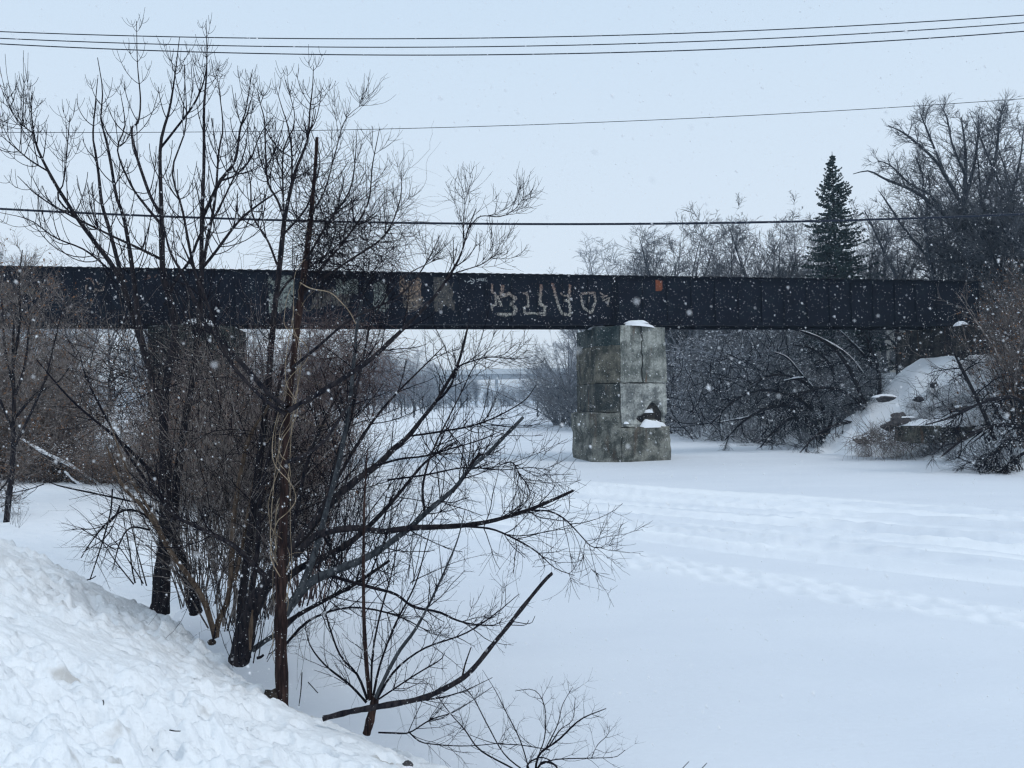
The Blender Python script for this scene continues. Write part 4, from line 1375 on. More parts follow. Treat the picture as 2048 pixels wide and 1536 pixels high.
# twiggy growth poking through the white slope
SCRUB = tag(empty('scrub_growth', (at_px(1850, 40), 40, zg(at_px(1850, 40), 40))), 'small bare scrub poking through the snow of the embankment slope', 'scrub', None, 'stuff')
for i in range(34):
    px = R_.uniform(1700, 1980); py_ = 0
    Y = R_.uniform(37.5, 42.5); x = at_px(px, Y)
    if zg(x, Y) < .25: continue
    pi = R_.choice([1, 2, 3, 5])
    sc_ = place([SH[pi][0], SH[pi][1]], 'scrub', (x, Y, zg(x, Y) - .05), R_.uniform(.2, .42), R_.uniform(0, 6.28), None, None, None, tilt=(R_.uniform(-.3, .3), R_.uniform(-.9, .1)))
    sc_.name = 'scrub'; sc_.location = sc_.location - Vector(SCRUB.location); sc_.parent = SCRUB

# snow-laden fallen branches under the bridge on the right
def snowy_branch(pts, Y, r, label, name='snowy_branch', mat='bark_dark', grp=None, sw=1.0, cat='branch'):
    P, R = limb(pts, Y, r)
    root = empty(name, tuple(P[0])); tag(root, label, cat, grp)
    Geo().tubes(P - P[0], R, 7).build('wood', M[mat], root)
    rr_ = np.random.default_rng(int(pts[0][0]))
    S = P - P[0] + np.array([0, -.0, 1]) * (R[:, None] * .75)
    Geo().tubes(S, R * .8 * sw * (1 + .35 * rr_.normal(size=len(R)).clip(-1, 1)), 7).build('snow_strip', M['snow_fluff'], root)
    return root


gb = 'snow covered branches under the right span'
snowy_branch([(1560, 652), (1620, 668), (1665, 690), (1700, 715), (1735, 760)], (50, 49), [1.8, 2.6, 3], 'long snow-lined limb curving down from under the right span', grp=gb)
snowy_branch([(1665, 650), (1690, 672), (1722, 704), (1745, 728)], (47, 47), [2.0, 2.6], 'short straight snow-lined limb right of the long curved one', grp=gb)
snowy_branch([(1550, 705), (1575, 716), (1600, 745), (1625, 775)], (48, 48), [1.5, 2.5], 'thin snow-lined limb below the long curved one', grp=gb)
snowy_branch([(1568, 762), (1590, 757), (1607, 756)], (47, 47), [1.6, 2], 'short level snow-lined branch in the grey brush', grp=gb)
snowy_branch([(1435, 845), (1480, 838), (1530, 825)], (55, 54), [1.2, 2], 'low snow-lined branch just above the ice right of the pier', grp=gb)
gb = 'snowy logs at the edge of the left snowfield'
snowy_branch([(45, 882), (90, 910), (140, 934), (205, 976)], (24.6, 23.6), [4, 5, 3.5], 'upper snow-covered log slanting across the dark brush', 'fallen_log', grp=gb, cat='log')
snowy_branch([(130, 945), (150, 965), (180, 978)], (23.8, 23.4), [2.5, 4], 'lower snow-covered log below the longer one', 'fallen_log', grp=gb, cat='log')

# ================================================================== foreground trees, traced limb by limb
def LV(per, ln, r, k=6, trop=.14, wig=.07, ang=(25, 55), t=(.15, 1), pair=True, tip=.4, tipshort=.5, drop=(0, 0, 0), rmin=.0009):
    return dict(per=per, t=t, ang=ang, ln=ln, k=k, trop=trop, wig=wig, rr=.6, rmax=r, tip=tip, pair=pair, tipshort=tipshort, drop=drop, rmin=rmin)


# --- A: the big many-stemmed tree on the left
rA = np.random.default_rng(101)
A = Tree('bare_tree', W(322, 1200, 10), 'big many-stemmed bare tree on the left whose upright twigs cross the three cables', 'tree', 'bare trees along the snow bank')
yA = 10.0
A.limb('trunk', [(318, 1225), (322, 1198), (324, 1150), (331, 1060), (331, 960), (328, 865), (328, 800)], yA, [23, 19, 15, 12, 11, 10, 9], M['bark_dark'], 12, .10, grow=False)
A.limb('trunk', [(392, 1225), (386, 1198), (366, 1122), (350, 1067), (352, 980), (366, 870), (380, 790)], (yA + .5, yA + .2), [14, 11, 10, 9, 8, 7.5, 7], M['bark_dark'], 10, .08, grow=False)
AL = [
    ([(328, 800), (338, 737), (350, 664), (338, 590), (326, 545), (323, 419), (321, 292), (339, 219), (350, 150), (359, 75)], (yA, yA - .5), [9.5, 8.5, 8, 7.5, 7, 5, 3.6, 2.6, 1.6, .8]),
    ([(322, 430), (303, 397), (288, 357), (273, 310), (263, 259), (276, 245), (281, 200), (275, 128), (273, 42)], (yA - .1, yA + .5), [4, 3.6, 3.3, 3, 2.4, 2, 1.6, 1.1, .7]),
    ([(328, 830), (299, 740), (278, 650), (266, 545), (248, 437), (233, 394), (222, 328), (211, 273), (202, 241), (205, 180), (195, 115)], (yA, yA - .9), [8, 7, 6, 5, 4.2, 3.6, 3.2, 2.6, 2, 1.3, .8]),
    ([(290, 705), (262, 620), (240, 540), (219, 459), (204, 408), (197, 346), (190, 299), (186, 270), (190, 215), (196, 150)], (yA, yA + .9), [5.5, 5, 4.6, 4, 3.6, 3, 2.5, 2, 1.3, .8]),
    ([(300, 745), (262, 620), (233, 545), (190, 485), (153, 434), (120, 383), (97, 343), (73, 292), (66, 255), (62, 219), (63, 190)], (yA, yA - 1.3), [6.5, 6, 5.3, 4.8, 4.3, 3.8, 3.2, 2.4, 1.8, 1.2, .7]),
    ([(97, 343), (60, 320), (30, 295), (-8, 262)], (yA - 1.1, yA - 1.5), [2.2, 1.8, 1.3, .7]),
    ([(68, 268), (45, 250), (24, 225), (9, 190)], (yA - 1.2, yA - 1.6), [1.6, 1.2, 1, .6]),
    ([(156, 440), (115, 395), (128, 360), (140, 230)], (yA - 1, yA - .4), [2.4, 2, 1.5, .8]),
    ([(380, 790), (392, 700), (402, 600), (403, 530), (404, 437), (408, 328), (408, 219), (412, 164), (414, 109), (412, 42)], (yA + .2, yA + .6), [7, 6.4, 5.8, 5.2, 4.5, 3.6, 2.8, 2, 1.3, .7]),
    ([(404, 437), (423, 397), (441, 361), (470, 321), (481, 255), (492, 219), (505, 139)], (yA + .4, yA - .3), [4.5, 4.2, 3.8, 3.2, 2.2, 1.5, .7]),
    ([(321, 296), (350, 259), (386, 211), (405, 171), (412, 139)], (yA - .3, yA - .8), [3, 2.6, 2.2, 1.6, 1]),
    ([(402, 560), (415, 480), (430, 400), (438, 300), (446, 250), (434, 150)], (yA, yA + .9), [4, 3.6, 3, 2.2, 1.6, .7]),
    ([(441, 361), (468, 352), (500, 320), (520, 270), (545, 235)], (yA + .2, yA + .8), [2.6, 2.2, 1.8, 1.3, .7]),
    ([(402, 540), (430, 505), (480, 440), (530, 400), (575, 372)], (yA + .2, yA + .3), [3.6, 3.2, 2.6, 2, .8]),
    ([(323, 450), (290, 410), (262, 370), (235, 300), (250, 250), (240, 180)], (yA, yA + 1.1), [3.4, 3, 2.4, 1.8, 1.3, .7]),
    ([(325, 520), (285, 500), (220, 470), (130, 425), (75, 390), (35, 352)], (yA - .1, yA - 1.6), [3.4, 3, 2.6, 2, 1.5, .7]),
    ([(220, 540), (170, 500), (110, 475), (60, 440), (0, 425)], (yA - .8, yA - 1.4), [2.6, 2.2, 1.7, 1.2, .6]),
    ([(403, 600), (380, 500), (365, 420), (345, 340), (372, 250), (368, 130)], (yA + .3, yA + 1.2), [3.8, 3.2, 2.6, 2, 1.4, .7]),
    ([(330, 610), (352, 560), (380, 520), (400, 470), (425, 440), (456, 380), (490, 300), (497, 210)], (yA - .1, yA - 1.1), [4, 3.6, 3.2, 2.8, 2.4, 2, 1.4, .7]),
]
for i, (p, Y, r_) in enumerate(AL):
    A.limb('limb', p, Y, [q * .88 for q in r_], M['bark_dark'] if r_[0] > 3 else M['twig_dark'], 7 if r_[0] > 3 else 5, .04)
g, lv = twigs_on(rA, A.limbs, LV(14, (.55, 1.15), .0070, 9, .22, .025, ang=(45, 75), t=(.10, .97), tip=.55, tipshort=.74, rmin=.0033), LV(4, (.12, .36), .0054, 7, .30, .02, ang=(50, 85), t=(.2, .93), tip=.75, tipshort=.5, rmin=.0031))
A.part('twigs', g, M['twig_dark'], 'stuff')
# fine hanging seed clusters, as on ash
P2, R2 = lv[1]
ii = rA.choice(len(P2), 260, replace=False)
k_, kr = spawn(rA, P2[ii], R2[ii], 6, t=(.5, 1), ang=(60, 120), ln=(.07, .16), k=4, trop=-.5, wig=.25, rr=.5, rmax=.0009, rmin=.0006)
A.part('seed_stalks', Geo().tubes(k_, kr, 3), M['twig_grey'], 'stuff')

# low drooping branches of A over the snowfield
for p, Y, r_ in [([(330, 1040), (300, 1012), (250, 1000), (180, 985), (120, 972), (88, 960)], (9.9, 9.2), [2.6, 2.2, 2, 1.8, 1.3, .8]),
                 ([(88, 968), (60, 978), (28, 985)], (9.2, 9.1), [1.2, 1, .9]),
                 ([(330, 1075), (290, 1030), (250, 1020), (215, 1045), (185, 1080), (162, 1116)], (9.9, 9.3), [2.6, 2.4, 2.2, 1.9, 1.5, 1.0]),
                 ([(225, 978), (222, 1020), (212, 1060), (200, 1100), (180, 1160)], (9.3, 9.2), [1.5, 1.6, 1.6, 1.5, 1.2]),
                 ([(240, 1010), (225, 1040), (190, 1057), (144, 1058)], (9.4, 9.1), [1.6, 1.4, 1.1, .8]),
                 ([(162, 1057), (200, 1080), (222, 1095), (232, 1100)], (9.2, 9.5), [.9, 1.1, 1.2]),
                 ([(246, 1000), (215, 1070), (165, 1105)], (9.4, 9.2), [1, 1.1, 1]),
                 ([(300, 1060), (262, 1055), (240, 1085), (225, 1140)], (9.8, 9.5), [2, 1.8, 1.4, .8]),
                 ([(313, 956), (280, 920), (237, 879), (146, 803), (73, 719)], (9.9, 8.9), [4, 3.6, 3, 2.2, 1.0]),
                 ([(310, 983), (270, 930), (220, 850), (175, 762), (160, 711)], (9.8, 9.3), [3, 2.6, 2.2, 1.6, .8])]:
    A.limb('limb', p, Y, r_, M['twig_dark'], 5, .05)
g, lv = twigs_on(rA, A.limbs[-10:], LV(9, (.25, .7), .0045, 6, .05, .12), LV(4, (.12, .35), .003, 5, .02, .16))
A.part('twigs', g, M['twig_dark'], 'stuff')

# --- B: the snapped trunk wrapped in pale vines
rB = np.random.default_rng(102)
yB = 7.0
B = Tree('bare_tree', W(566, 1402, yB), 'upright dark trunk with a snapped bare top, wrapped in pale twisting vines', 'tree', 'bare trees along the snow bank')
B.limb('trunk', [(566, 1425), (565, 1400), (562, 1300), (562, 1180), (568, 1000), (571, 900), (575, 820), (585, 740), (598, 620), (612, 520), (622, 430), (630, 340), (634, 275)], (yB, yB + .3),
       [13, 12.5, 12, 11.5, 9, 7, 6.6, 6.4, 6.8, 6.8, 5, 3.4, 3], M['bark_red'], 12, .09, grow=False, k=60)
BL = [
    ([(575, 822), (609, 803), (682, 759), (737, 722), (781, 682), (814, 650), (865, 598), (905, 541), (923, 505), (937, 457), (952, 417)], (yB, yB + .5), [6, 5.6, 5.2, 4.8, 4.4, 4, 3.4, 2.6, 2, 1.5, .8]),
    ([(575, 815), (540, 790), (500, 745), (456, 697), (405, 640), (383, 588), (360, 540), (339, 500), (325, 440)], (yB, yB + .9), [6, 5.2, 4.8, 4.4, 4, 3.4, 2.9, 2.3, 1.2]),
    ([(572, 828), (530, 800), (490, 760), (455, 715), (430, 650), (410, 595), (390, 545), (372, 505), (352, 460)], (yB + .05, yB - .4), [4.6, 4, 3.6, 3.2, 2.8, 2.4, 2, 1.7, 1]),
    ([(937, 457), (960, 433), (1000, 433), (1028, 420), (1041, 404)], (yB + .4, yB + .3), [1.3, 1.1, 1, .8, .5]),
    ([(926, 500), (927, 440), (930, 410), (926, 378)], (yB + .4, yB + .8), [1.2, 1, .8, .5]),
    ([(912, 545), (960, 530), (982, 516), (998, 508), (1010, 505)], (yB + .4, yB + .1), [1.2, 1, .8, .5]),
    ([(570, 925), (610, 910), (650, 880), (690, 820), (715, 770), (730, 700), (745, 640), (800, 560), (870, 520)], (yB, yB + .8), [4.2, 3.8, 3.4, 3, 2.6, 2.2, 2, 1.5, .8]),
    ([(600, 600), (640, 540), (690, 480), (735, 410), (745, 330), (759, 258)], (yB + .2, yB + .5), [3.4, 3, 2.4, 1.8, 1.2, .6]),
    ([(612, 520), (660, 440), (700, 380), (712, 300), (712, 260)], (yB + .2, yB - .2), [2.8, 2.2, 1.6, 1, .6]),
    ([(640, 560), (700, 520), (770, 470), (800, 400), (803, 345)], (yB + .2, yB + .7), [2.6, 2.2, 1.8, 1.2, .6]),
    ([(622, 430), (650, 380), (672, 300), (690, 240), (720, 212)], (yB + .2, yB), [2, 1.5, 1.1, .8, .4]),
    ([(585, 735), (640, 690), (700, 640), (800, 590), (850, 530), (880, 470)], (yB + .1, yB - .5), [3, 2.7, 2.3, 1.8, 1.3, .7]),
]
for p, Y, r_ in BL:
    B.limb('limb', p, Y, r_, M['bark_dark'], 7, .05)
g, lv = twigs_on(rB, B.limbs, LV(10, (.35, .85), .0062, 7, .09, .08, t=(.25, 1), tip=.5, rmin=.0026, tipshort=.8), LV(6, (.15, .4), .0042, 6, .14, .1, tip=.6, rmin=.0022), LV(1, (.08, .2), .0028, 4, .05, .14, pair=False, rmin=.0018))
B.part('twigs', g, M['twig_dark'], 'stuff')

# pale vines climbing the trunk: a thing of its own
TP = smooth_line(np.array([list(W(x, y, yB + .15)) + [r_] for (x, y), r_ in zip([(564, 1330), (562, 1180), (568, 1000), (571, 900), (578, 820), (590, 740), (602, 620), (614, 520), (622, 440)], [15, 15, 13, 12, 12, 12, 13, 13, 10])]), 80)
vine = empty('climbing_vine', tuple(TP[0, :3])); tag(vine, 'pale twisting vines wound around the snapped dark trunk', 'vine')
for i in range(7):
    n0, n1 = int(rB.uniform(0, 30)), int(rB.uniform(50, 80))
    S = TP[n0:n1]
    kk = len(S)
    u = np.arange(kk)
    ph = rB.uniform(0, 6.28); fr = rB.uniform(.12, .34)
    rad = (S[:, 3] * PXM(yB)) * (1.05 + 1.0 * np.abs(np.sin(u * .13 + ph)) * (i % 3) * .7)
    a = ph + u * fr + .9 * np.sin(u * .21 + ph * 2)
    Q = S[:, :3] + np.stack([np.cos(a) * rad, -np.abs(np.sin(a)) * rad - .012, .02 * np.sin(a * 2)], 1)
    Q = smooth_line(Q, kk * 2)
    Geo().tubes(Q - TP[0, :3], (.0042 if i < 4 else .0026) * np.linspace(1.1, .6, len(Q)), 5).build('vine_stem', M['vine'], vine)
# loose tendrils
P_, R_v = spawn(rB, TP[None, :, :3], np.full((1, 80), .004), 36, t=(.05, .98), ang=(30, 110), ln=(.15, .55), k=12, trop=-.05, wig=.34, rr=.5, rmax=.0024, rmin=.0013)
Geo().tubes(P_ - TP[0, :3], R_v, 4).build('tendrils', M['vine'], vine)['kind'] = 'stuff'
Pw, Rw = limb([(600, 565), (622, 577), (660, 585), (683, 605), (700, 625), (712, 648)], (6.9, 6.8), [1.2, .8])
Geo().tubes(Pw - TP[0, :3], Rw, 5).build('vine_stem', M['vine'], vine)


# dark tangle of thin climbing stems around the upper trunk
def tangle(name, label, cx, cy, rx, ry, Y, n, seed, mat, ln=(.35, .9), droop=-.04, r=.0022, k=11, dy=.5, wig=.24, up=0.):
    rg = np.random.default_rng(seed)
    c = W(cx, cy, Y); root = empty(name, tuple(c)); tag(root, label, 'vine tangle', None, 'stuff')
    a = rg.uniform(0, 6.28, n); q = np.sqrt(rg.uniform(0, 1, n))
    b = np.stack([np.cos(a) * q * rx * PXM(Y), rg.normal(size=n) * dy * .5, -np.sin(a) * q * ry * PXM(Y)], 1)
    d = rg.normal(size=(n, 3)) + np.array([0, 0, up]); d /= np.linalg.norm(d, axis=1, keepdims=True)
    L = rg.uniform(ln[0], ln[1], n)
    pts = [b]
    for j in range(k - 1):
        d = d + rg.normal(size=(n, 3)) * wig + np.array([0, 0, droop]); d /= np.linalg.norm(d, axis=1, keepdims=True)
        pts.append(pts[-1] + d * (L / (k - 1))[:, None])
    P = np.stack(pts, 1); R = (rg.uniform(.5, 1.3, n) * r)[:, None] * np.linspace(1, .4, k)[None]
    Geo().tubes(P, R, 3).build('tangled_stems', M[mat], root)['kind'] = 'stuff'


tangle('vine_tangle', 'dark tangle of thin stems in the crown above the bridge, right of the snapped trunk', 700, 500, 95, 75, 7.6, 520, 1, 'twig_dark', r=.0032)
tangle('vine_tangle', 'smaller dark tangle around the upper part of the snapped trunk', 640, 440, 45, 110, 7.3, 300, 2, 'twig_dark', r=.003)
tangle('vine_tangle', 'red-brown drooping tangle behind the trunk fork under the bridge', 680, 720, 110, 85, 8.6, 1000, 3, 'twig_red', droop=-.12, r=.0028)
tangle('vine_tangle', 'fine wisps of stems trailing at the right side of the crown above the bridge', 770, 440, 70, 90, 7.8, 150, 4, 'twig_grey', r=.0016)

tangle('brush_tangle', 'dark tangled stems filling the space between the big tree and the vine trunk', 490, 930, 150, 240, 9.4, 420, 11, 'twig_dark', ln=(.5, 1.5), droop=.03, r=.0042, dy=1.2, wig=.16, up=.9)
tangle('brush_tangle', 'pale grey-brown tangled stems among the darker ones behind the vine trunk', 540, 900, 190, 230, 9.9, 480, 12, 'twig_brown', ln=(.5, 1.4), droop=.02, r=.0036, dy=1.4, wig=.18, up=.8)
tangle('brush_tangle', 'dark tangled stems in front of the left pier', 330, 740, 135, 120, 12.5, 560, 13, 'twig_dark', ln=(.6, 1.7), droop=.02, r=.005, dy=1.5, wig=.17, up=.7)
tangle('brush_tangle', 'brown tangled stems crossing the dark brush at the far left', 120, 800, 190, 140, 19, 520, 14, 'twig_brown', ln=(.8, 2.4), droop=.02, r=.008, dy=2, wig=.16, up=.7)
tangle('brush_tangle', 'fine dark tangled stems low behind the long bare limbs', 660, 1000, 110, 150, 9.2, 360, 15, 'twig_dark', ln=(.4, 1.2), droop=-.02, r=.0034, dy=1.0, wig=.2, up=.3)

# --- C: slim upright tree between
rC = np.random.default_rng(103)
C_ = Tree('bare_tree', W(478, 1262, 8.6), 'slim upright bare tree whose forked crown stands just left of the snapped trunk top', 'tree', 'bare trees along the snow bank')
C_.limb('trunk', [(476, 1285), (482, 1220), (496, 1100), (515, 950), (533, 800), (546, 650), (558, 540), (569, 437)], (8.6, 9.2), [9, 8, 7.5, 7, 6.6, 6, 5.6, 4.6], M['bark_dark'], 9, .05, grow=False)
for p, r_ in [([(569, 440), (555, 400), (536, 365), (531, 300), (529, 241), (520, 205), (514, 175)], [3, 2.6, 2.2, 1.8, 1.5, 1, .7]),
              ([(569, 440), (580, 385), (592, 339), (606, 305), (616, 273), (620, 219), (625, 175), (627, 131)], [3.8, 3.5, 3.1, 2.6, 2.2, 1.6, 1.1, .7]),
              ([(574, 420), (583, 365), (583, 299), (575, 250), (565, 219), (552, 175)], [2.4, 2.1, 1.8, 1.5, 1.1, .7]),
              ([(568, 445), (566, 380), (567, 300), (590, 240), (571, 160)], [2.4, 2, 1.5, 1.1, .6]),
              ([(566, 470), (610, 420), (625, 380), (640, 320), (618, 250)], [2.4, 2, 1.6, 1.1, .6]),
              ([(558, 540), (535, 480), (505, 430), (500, 360), (480, 300)], [2.6, 2.3, 1.9, 1.3, .6]),
              ([(552, 600), (580, 560), (640, 520), (700, 470)], [2.6, 2.2, 1.6, .8])]:
    C_.limb('limb', p, (9.1, 9.3), r_, M['bark_dark'], 6, .04)
C_.limbs.append((limb([(515, 950), (533, 800), (546, 650)], (8.9, 9.0), [6.8, 6])))
g, lv = twigs_on(rC, C_.limbs, LV(14, (.4, .9), .0070, 8, .20, .03, ang=(50, 78), tipshort=.75, tip=.55, rmin=.003), LV(6, (.14, .36), .005, 7, .26, .03, ang=(50, 78), tip=.75, rmin=.0028))
C_.part('twigs', g, M['twig_dark'], 'stuff')

# --- D: leaning clump throwing long limbs out over the ice
rD = np.random.default_rng(104)
yD = 7.9
D = Tree('bare_tree', W(484, 1305, yD), 'leaning multi-limbed bare tree spreading long limbs to the right over the ice', 'tree', 'bare trees along the snow bank')
D.limb('trunk', [(478, 1320), (484, 1296), (494, 1250), (512, 1200), (540, 1160), (575, 1110)], (yD, yD - .2), [23, 21, 18, 16, 14, 12], M['bark_dark'], 12, .08, grow=False)
D.limb('trunk', [(500, 1300), (502, 1255), (505, 1220)], (yD - .25, yD - .25), [2.5, 4, 1.5], M['bark_tan'], 8, .15, grow=False, label='tan bark strip of a dead side stem')
DL = [
    ([(560, 1125), (600, 1080), (632, 1040), (664, 1003), (704, 967), (755, 930), (784, 901), (817, 872), (843, 839), (872, 803), (901, 755), (916, 726), (930, 675), (936, 650)], (yD - .2, yD + .3), [11, 9.5, 8.5, 8, 7.4, 6.6, 6, 5, 4.2, 3.6, 3, 2.4, 1.6, 1], 'bark_dark'),
    ([(872, 803), (888, 790), (905, 765), (912, 737), (945, 722), (981, 714), (1030, 718), (1058, 714)], (yD, yD - .3), [2.4, 2.2, 2, 1.8, 1.6, 1.3, .9, .6], 'twig_dark'),
    ([(560, 1235), (585, 1205), (622, 1164), (673, 1140), (728, 1118), (775, 1089), (819, 1056), (855, 1023), (910, 976), (937, 940), (974, 908), (1010, 872), (1047, 834)], (yD - .3, yD - .5), [11, 10, 9, 8, 7.2, 6.6, 6, 5.4, 4.6, 4.2, 4, 3.6, 3.2], 'bark_grey'),
    ([(905, 985), (930, 950), (945, 925), (961, 906)], (yD - .45, yD - .4), [3.4, 3.2, 3], 'bark_dark'),
    ([(590, 1110), (636, 1070), (709, 1056), (764, 1063), (819, 1056), (913, 1052), (983, 1042), (1056, 1020), (1110, 998), (1147, 981)], (yD - .2, yD - .7), [8, 7, 6.4, 6, 5.6, 5, 4.2, 3.6, 3.2, 2.8], 'bark_dark'),
    ([(570, 1160), (600, 1136), (655, 1111), (709, 1078), (760, 1030), (800, 985), (850, 925), (915, 880)], (yD - .1, yD + .4), [8, 7.2, 6.6, 5.6, 4.6, 3.4, 2.4, 1], 'bark_dark'),
    ([(560, 1255), (600, 1228), (647, 1202), (702, 1173), (746, 1144), (779, 1121)], (yD - .2, yD - .2), [5.5, 5, 4.6, 4.2, 3.6, 3], 'bark_dark'),
    ([(640, 1145), (690, 1160), (735, 1173), (790, 1188), (826, 1213), (877, 1224), (910, 1239), (943, 1248), (990, 1250), (1005, 1237)], (yD - .3, yD - .8), [3.6, 3.4, 3.2, 2.8, 2.6, 2.3, 2, 1.6, 1.2, .8], 'twig_dark'),
    ([(900, 1052), (950, 1054), (990, 1060), (1038, 1082), (1074, 1104), (1110, 1136), (1149, 1151)], (yD - .5, yD - .9), [2.6, 2.2, 2, 1.8, 1.4, 1, .7], 'twig_dark'),
    ([(1060, 1020), (1100, 1023), (1129, 1038), (1158, 1067), (1183, 1093), (1210, 1096)], (yD - .6, yD - .9), [2, 1.8, 1.5, 1.2, 1, .6], 'twig_dark'),
    ([(540, 1160), (510, 1133), (470, 1093), (430, 1071), (390, 1052), (350, 1031), (310, 983), (290, 930)], (yD - .3, yD - .5), [6, 5.4, 5, 4.4, 3.8, 3, 2, 1], 'bark_dark'),
    ([(570, 1230), (600, 1180), (625, 1120), (642, 1060), (657, 1003), (675, 938), (690, 865), (699, 810), (708, 719), (715, 646), (726, 591), (740, 520)], (yD - .4, yD + .3), [8, 7.4, 6.6, 5.8, 5.2, 5, 4.6, 4.2, 3.4, 2.8, 2.2, 1.2], 'bark_grey'),
    ([(660, 1003), (668, 940), (690, 870), (708, 800), (702, 740)], (yD, yD + .6), [6, 5.6, 5, 4, 2.6], 'bark_dark'),
    ([(819, 872), (850, 868), (900, 860), (950, 850), (1000, 830), (1050, 800), (1072, 770)], (yD, yD - .4), [2.4, 2.2, 2, 1.7, 1.4, 1.1, .6], 'twig_dark'),
    ([(755, 930), (800, 918), (850, 912), (900, 898), (960, 880), (1010, 858)], (yD - .1, yD - .5), [2.6, 2.3, 2, 1.6, 1.2, .6], 'twig_dark'),
    ([(850, 1028), (845, 980), (855, 930), (875, 880), (900, 830), (925, 780), (950, 730), (990, 690)], (yD - .3, yD - .4), [3, 2.8, 2.4, 2, 1.7, 1.4, 1, .6], 'bark_dark'),
    ([(775, 960), (850, 950), (930, 935), (1000, 940), (1060, 935), (1100, 940)], (yD - .1, yD - .5), [2.2, 2, 1.6, 1.3, 1, .6], 'twig_dark'),
    ([(1000, 930), (1025, 925), (1040, 950), (1055, 970), (1060, 990)], (yD - .5, yD - .6), [1.4, 1.4, 1.2, .6], 'twig_dark'),
    ([(590, 1090), (640, 1020), (690, 930), (740, 850), (790, 790), (850, 730), (890, 690)], (yD - .1, yD + .7), [4.4, 4, 3.4, 2.8, 2.2, 1.5, .8], 'bark_dark'),
    ([(560, 1140), (590, 1040), (610, 940), (640, 860), (680, 780), (730, 700)], (yD, yD + 1), [5, 4.4, 3.8, 3, 2.2, 1], 'bark_dark'),
    ([(500, 1210), (515, 1100), (520, 1000), (545, 880), (560, 760), (590, 680)], (yD + .2, yD + 1.2), [6, 5.4, 4.6, 3.8, 2.8, 1.5], 'bark_dark'),
    ([(570, 1290), (620, 1240), (700, 1215), (790, 1230), (860, 1265)], (yD - .3, yD - .6), [3, 2.6, 2, 1.6, .7], 'twig_dark'),
    ([(400, 1345), (440, 1320), (500, 1290), (555, 1262)], (yD + .1, yD - .1), [3, 3.6, 4], 'bark_dark'),
]
for p, Y, r_, mt in DL[:-1]:
    D.limb('limb', p, Y, r_, M[mt], 9 if r_[0] > 6 else 6, .05)
D.limb('limb', [(505, 1300), (530, 1282), (562, 1262), (600, 1225)], (yD - .1, yD - .1), [5.5, 5, 4.4, 4], M['bark_grey'], 7, grow=False)
g, lv = twigs_on(rD, D.limbs, LV(14, (.3, .95), .006, 7, .08, .10, ang=(25, 65), t=(.2, .97), tip=.5, rmin=.0026), LV(6, (.12, .42), .0042, 6, .06, .13, tip=.6, rmin=.0021), LV(1, (.06, .22), .0026, 4, .02, .15, pair=False, rmin=.0016))
D.part('twigs', g, M['twig_dark'], 'stuff')
# drooping hair-thin shoots
k_, kr = spawn(rD, *[np.stack([smooth_line(np.column_stack([p, r_]), 14) for p, r_ in D.limbs])[..., s] for s in (slice(0, 3), 3)], per=9, t=(.1, .8), ang=(40, 110), ln=(.3, .9), k=8, trop=-.22, wig=.13, rr=.4, rmax=.0026, rmin=.0014)
D.part('drooping_shoots', Geo().tubes(k_, kr, 3), M['twig_dark'], 'stuff')

# --- tan stems
rJ = np.random.default_rng(105)
J = Tree('bare_sapling', W(428, 1262, 8.6), 'tan barked sapling with two stems leaning left from the bank below the big tree', 'tree', 'bare trees along the snow bank')
J.limb('stem', [(430, 1275), (423, 1248), (405, 1195), (376, 1151), (343, 1107), (310, 1049), (277, 1005), (248, 976), (226, 930), (213, 890)], (8.6, 8.2), [6, 5.6, 5.4, 5, 4.8, 4.4, 3.6, 3, 2.4, 1.4], M['bark_tan'], 8, .04)
J.limb('stem', [(322, 1060), (290, 1005), (262, 960), (240, 905), (222, 850)], (8.3, 8.5), [3, 2.6, 2.2, 1.8, 1], M['bark_tan'], 6, .04)
J.limb('stem', [(432, 1275), (436, 1245), (452, 1210), (460, 1170), (464, 1100), (468, 1030), (478, 965), (490, 905), (503, 865), (532, 821), (548, 780)], (8.6, 8.9), [6, 6, 5.4, 5, 5, 5, 4.8, 4.4, 3.8, 3, 1.6], M['bark_tan'], 8, .04)
J.limb('stem', [(470, 1160), (485, 1090), (500, 1000), (515, 930), (528, 870)], (8.7, 9), [4, 3.6, 3.2, 2.6, 1.4], M['bark_tan'], 6, .04)
g, lv = twigs_on(rJ, J.limbs, LV(10, (.25, .7), .004, 6, .12, .1, t=(.35, 1)), LV(5, (.1, .35), .0026, 5, .1, .12))
J.part('twigs', g, M['twig_brown'], 'stuff')

# --- dense upright shoots filling the clump (willow-like shrubs)
gsd = 'leafless shrubs among the trees on the bank'
def fg_shrub(px, py, Y, h, n, spread, mat, label, seed, per=(7, 4), r0=.011, leaves=0, arch=0, base_r=.25, tilt=(0, 0), tw=.0016, wig=.07):
    ms = proto_shrub(seed, n, h, spread, .03, per, r0, mat, leaves, tw=tw, base_r=base_r, wig=wig, arch=arch, size=.045)
    b = W(px, py, Y)
    return place(ms, 'shrub', tuple(b), 1.0, 0, label, 'shrub', gsd, tilt=tilt)


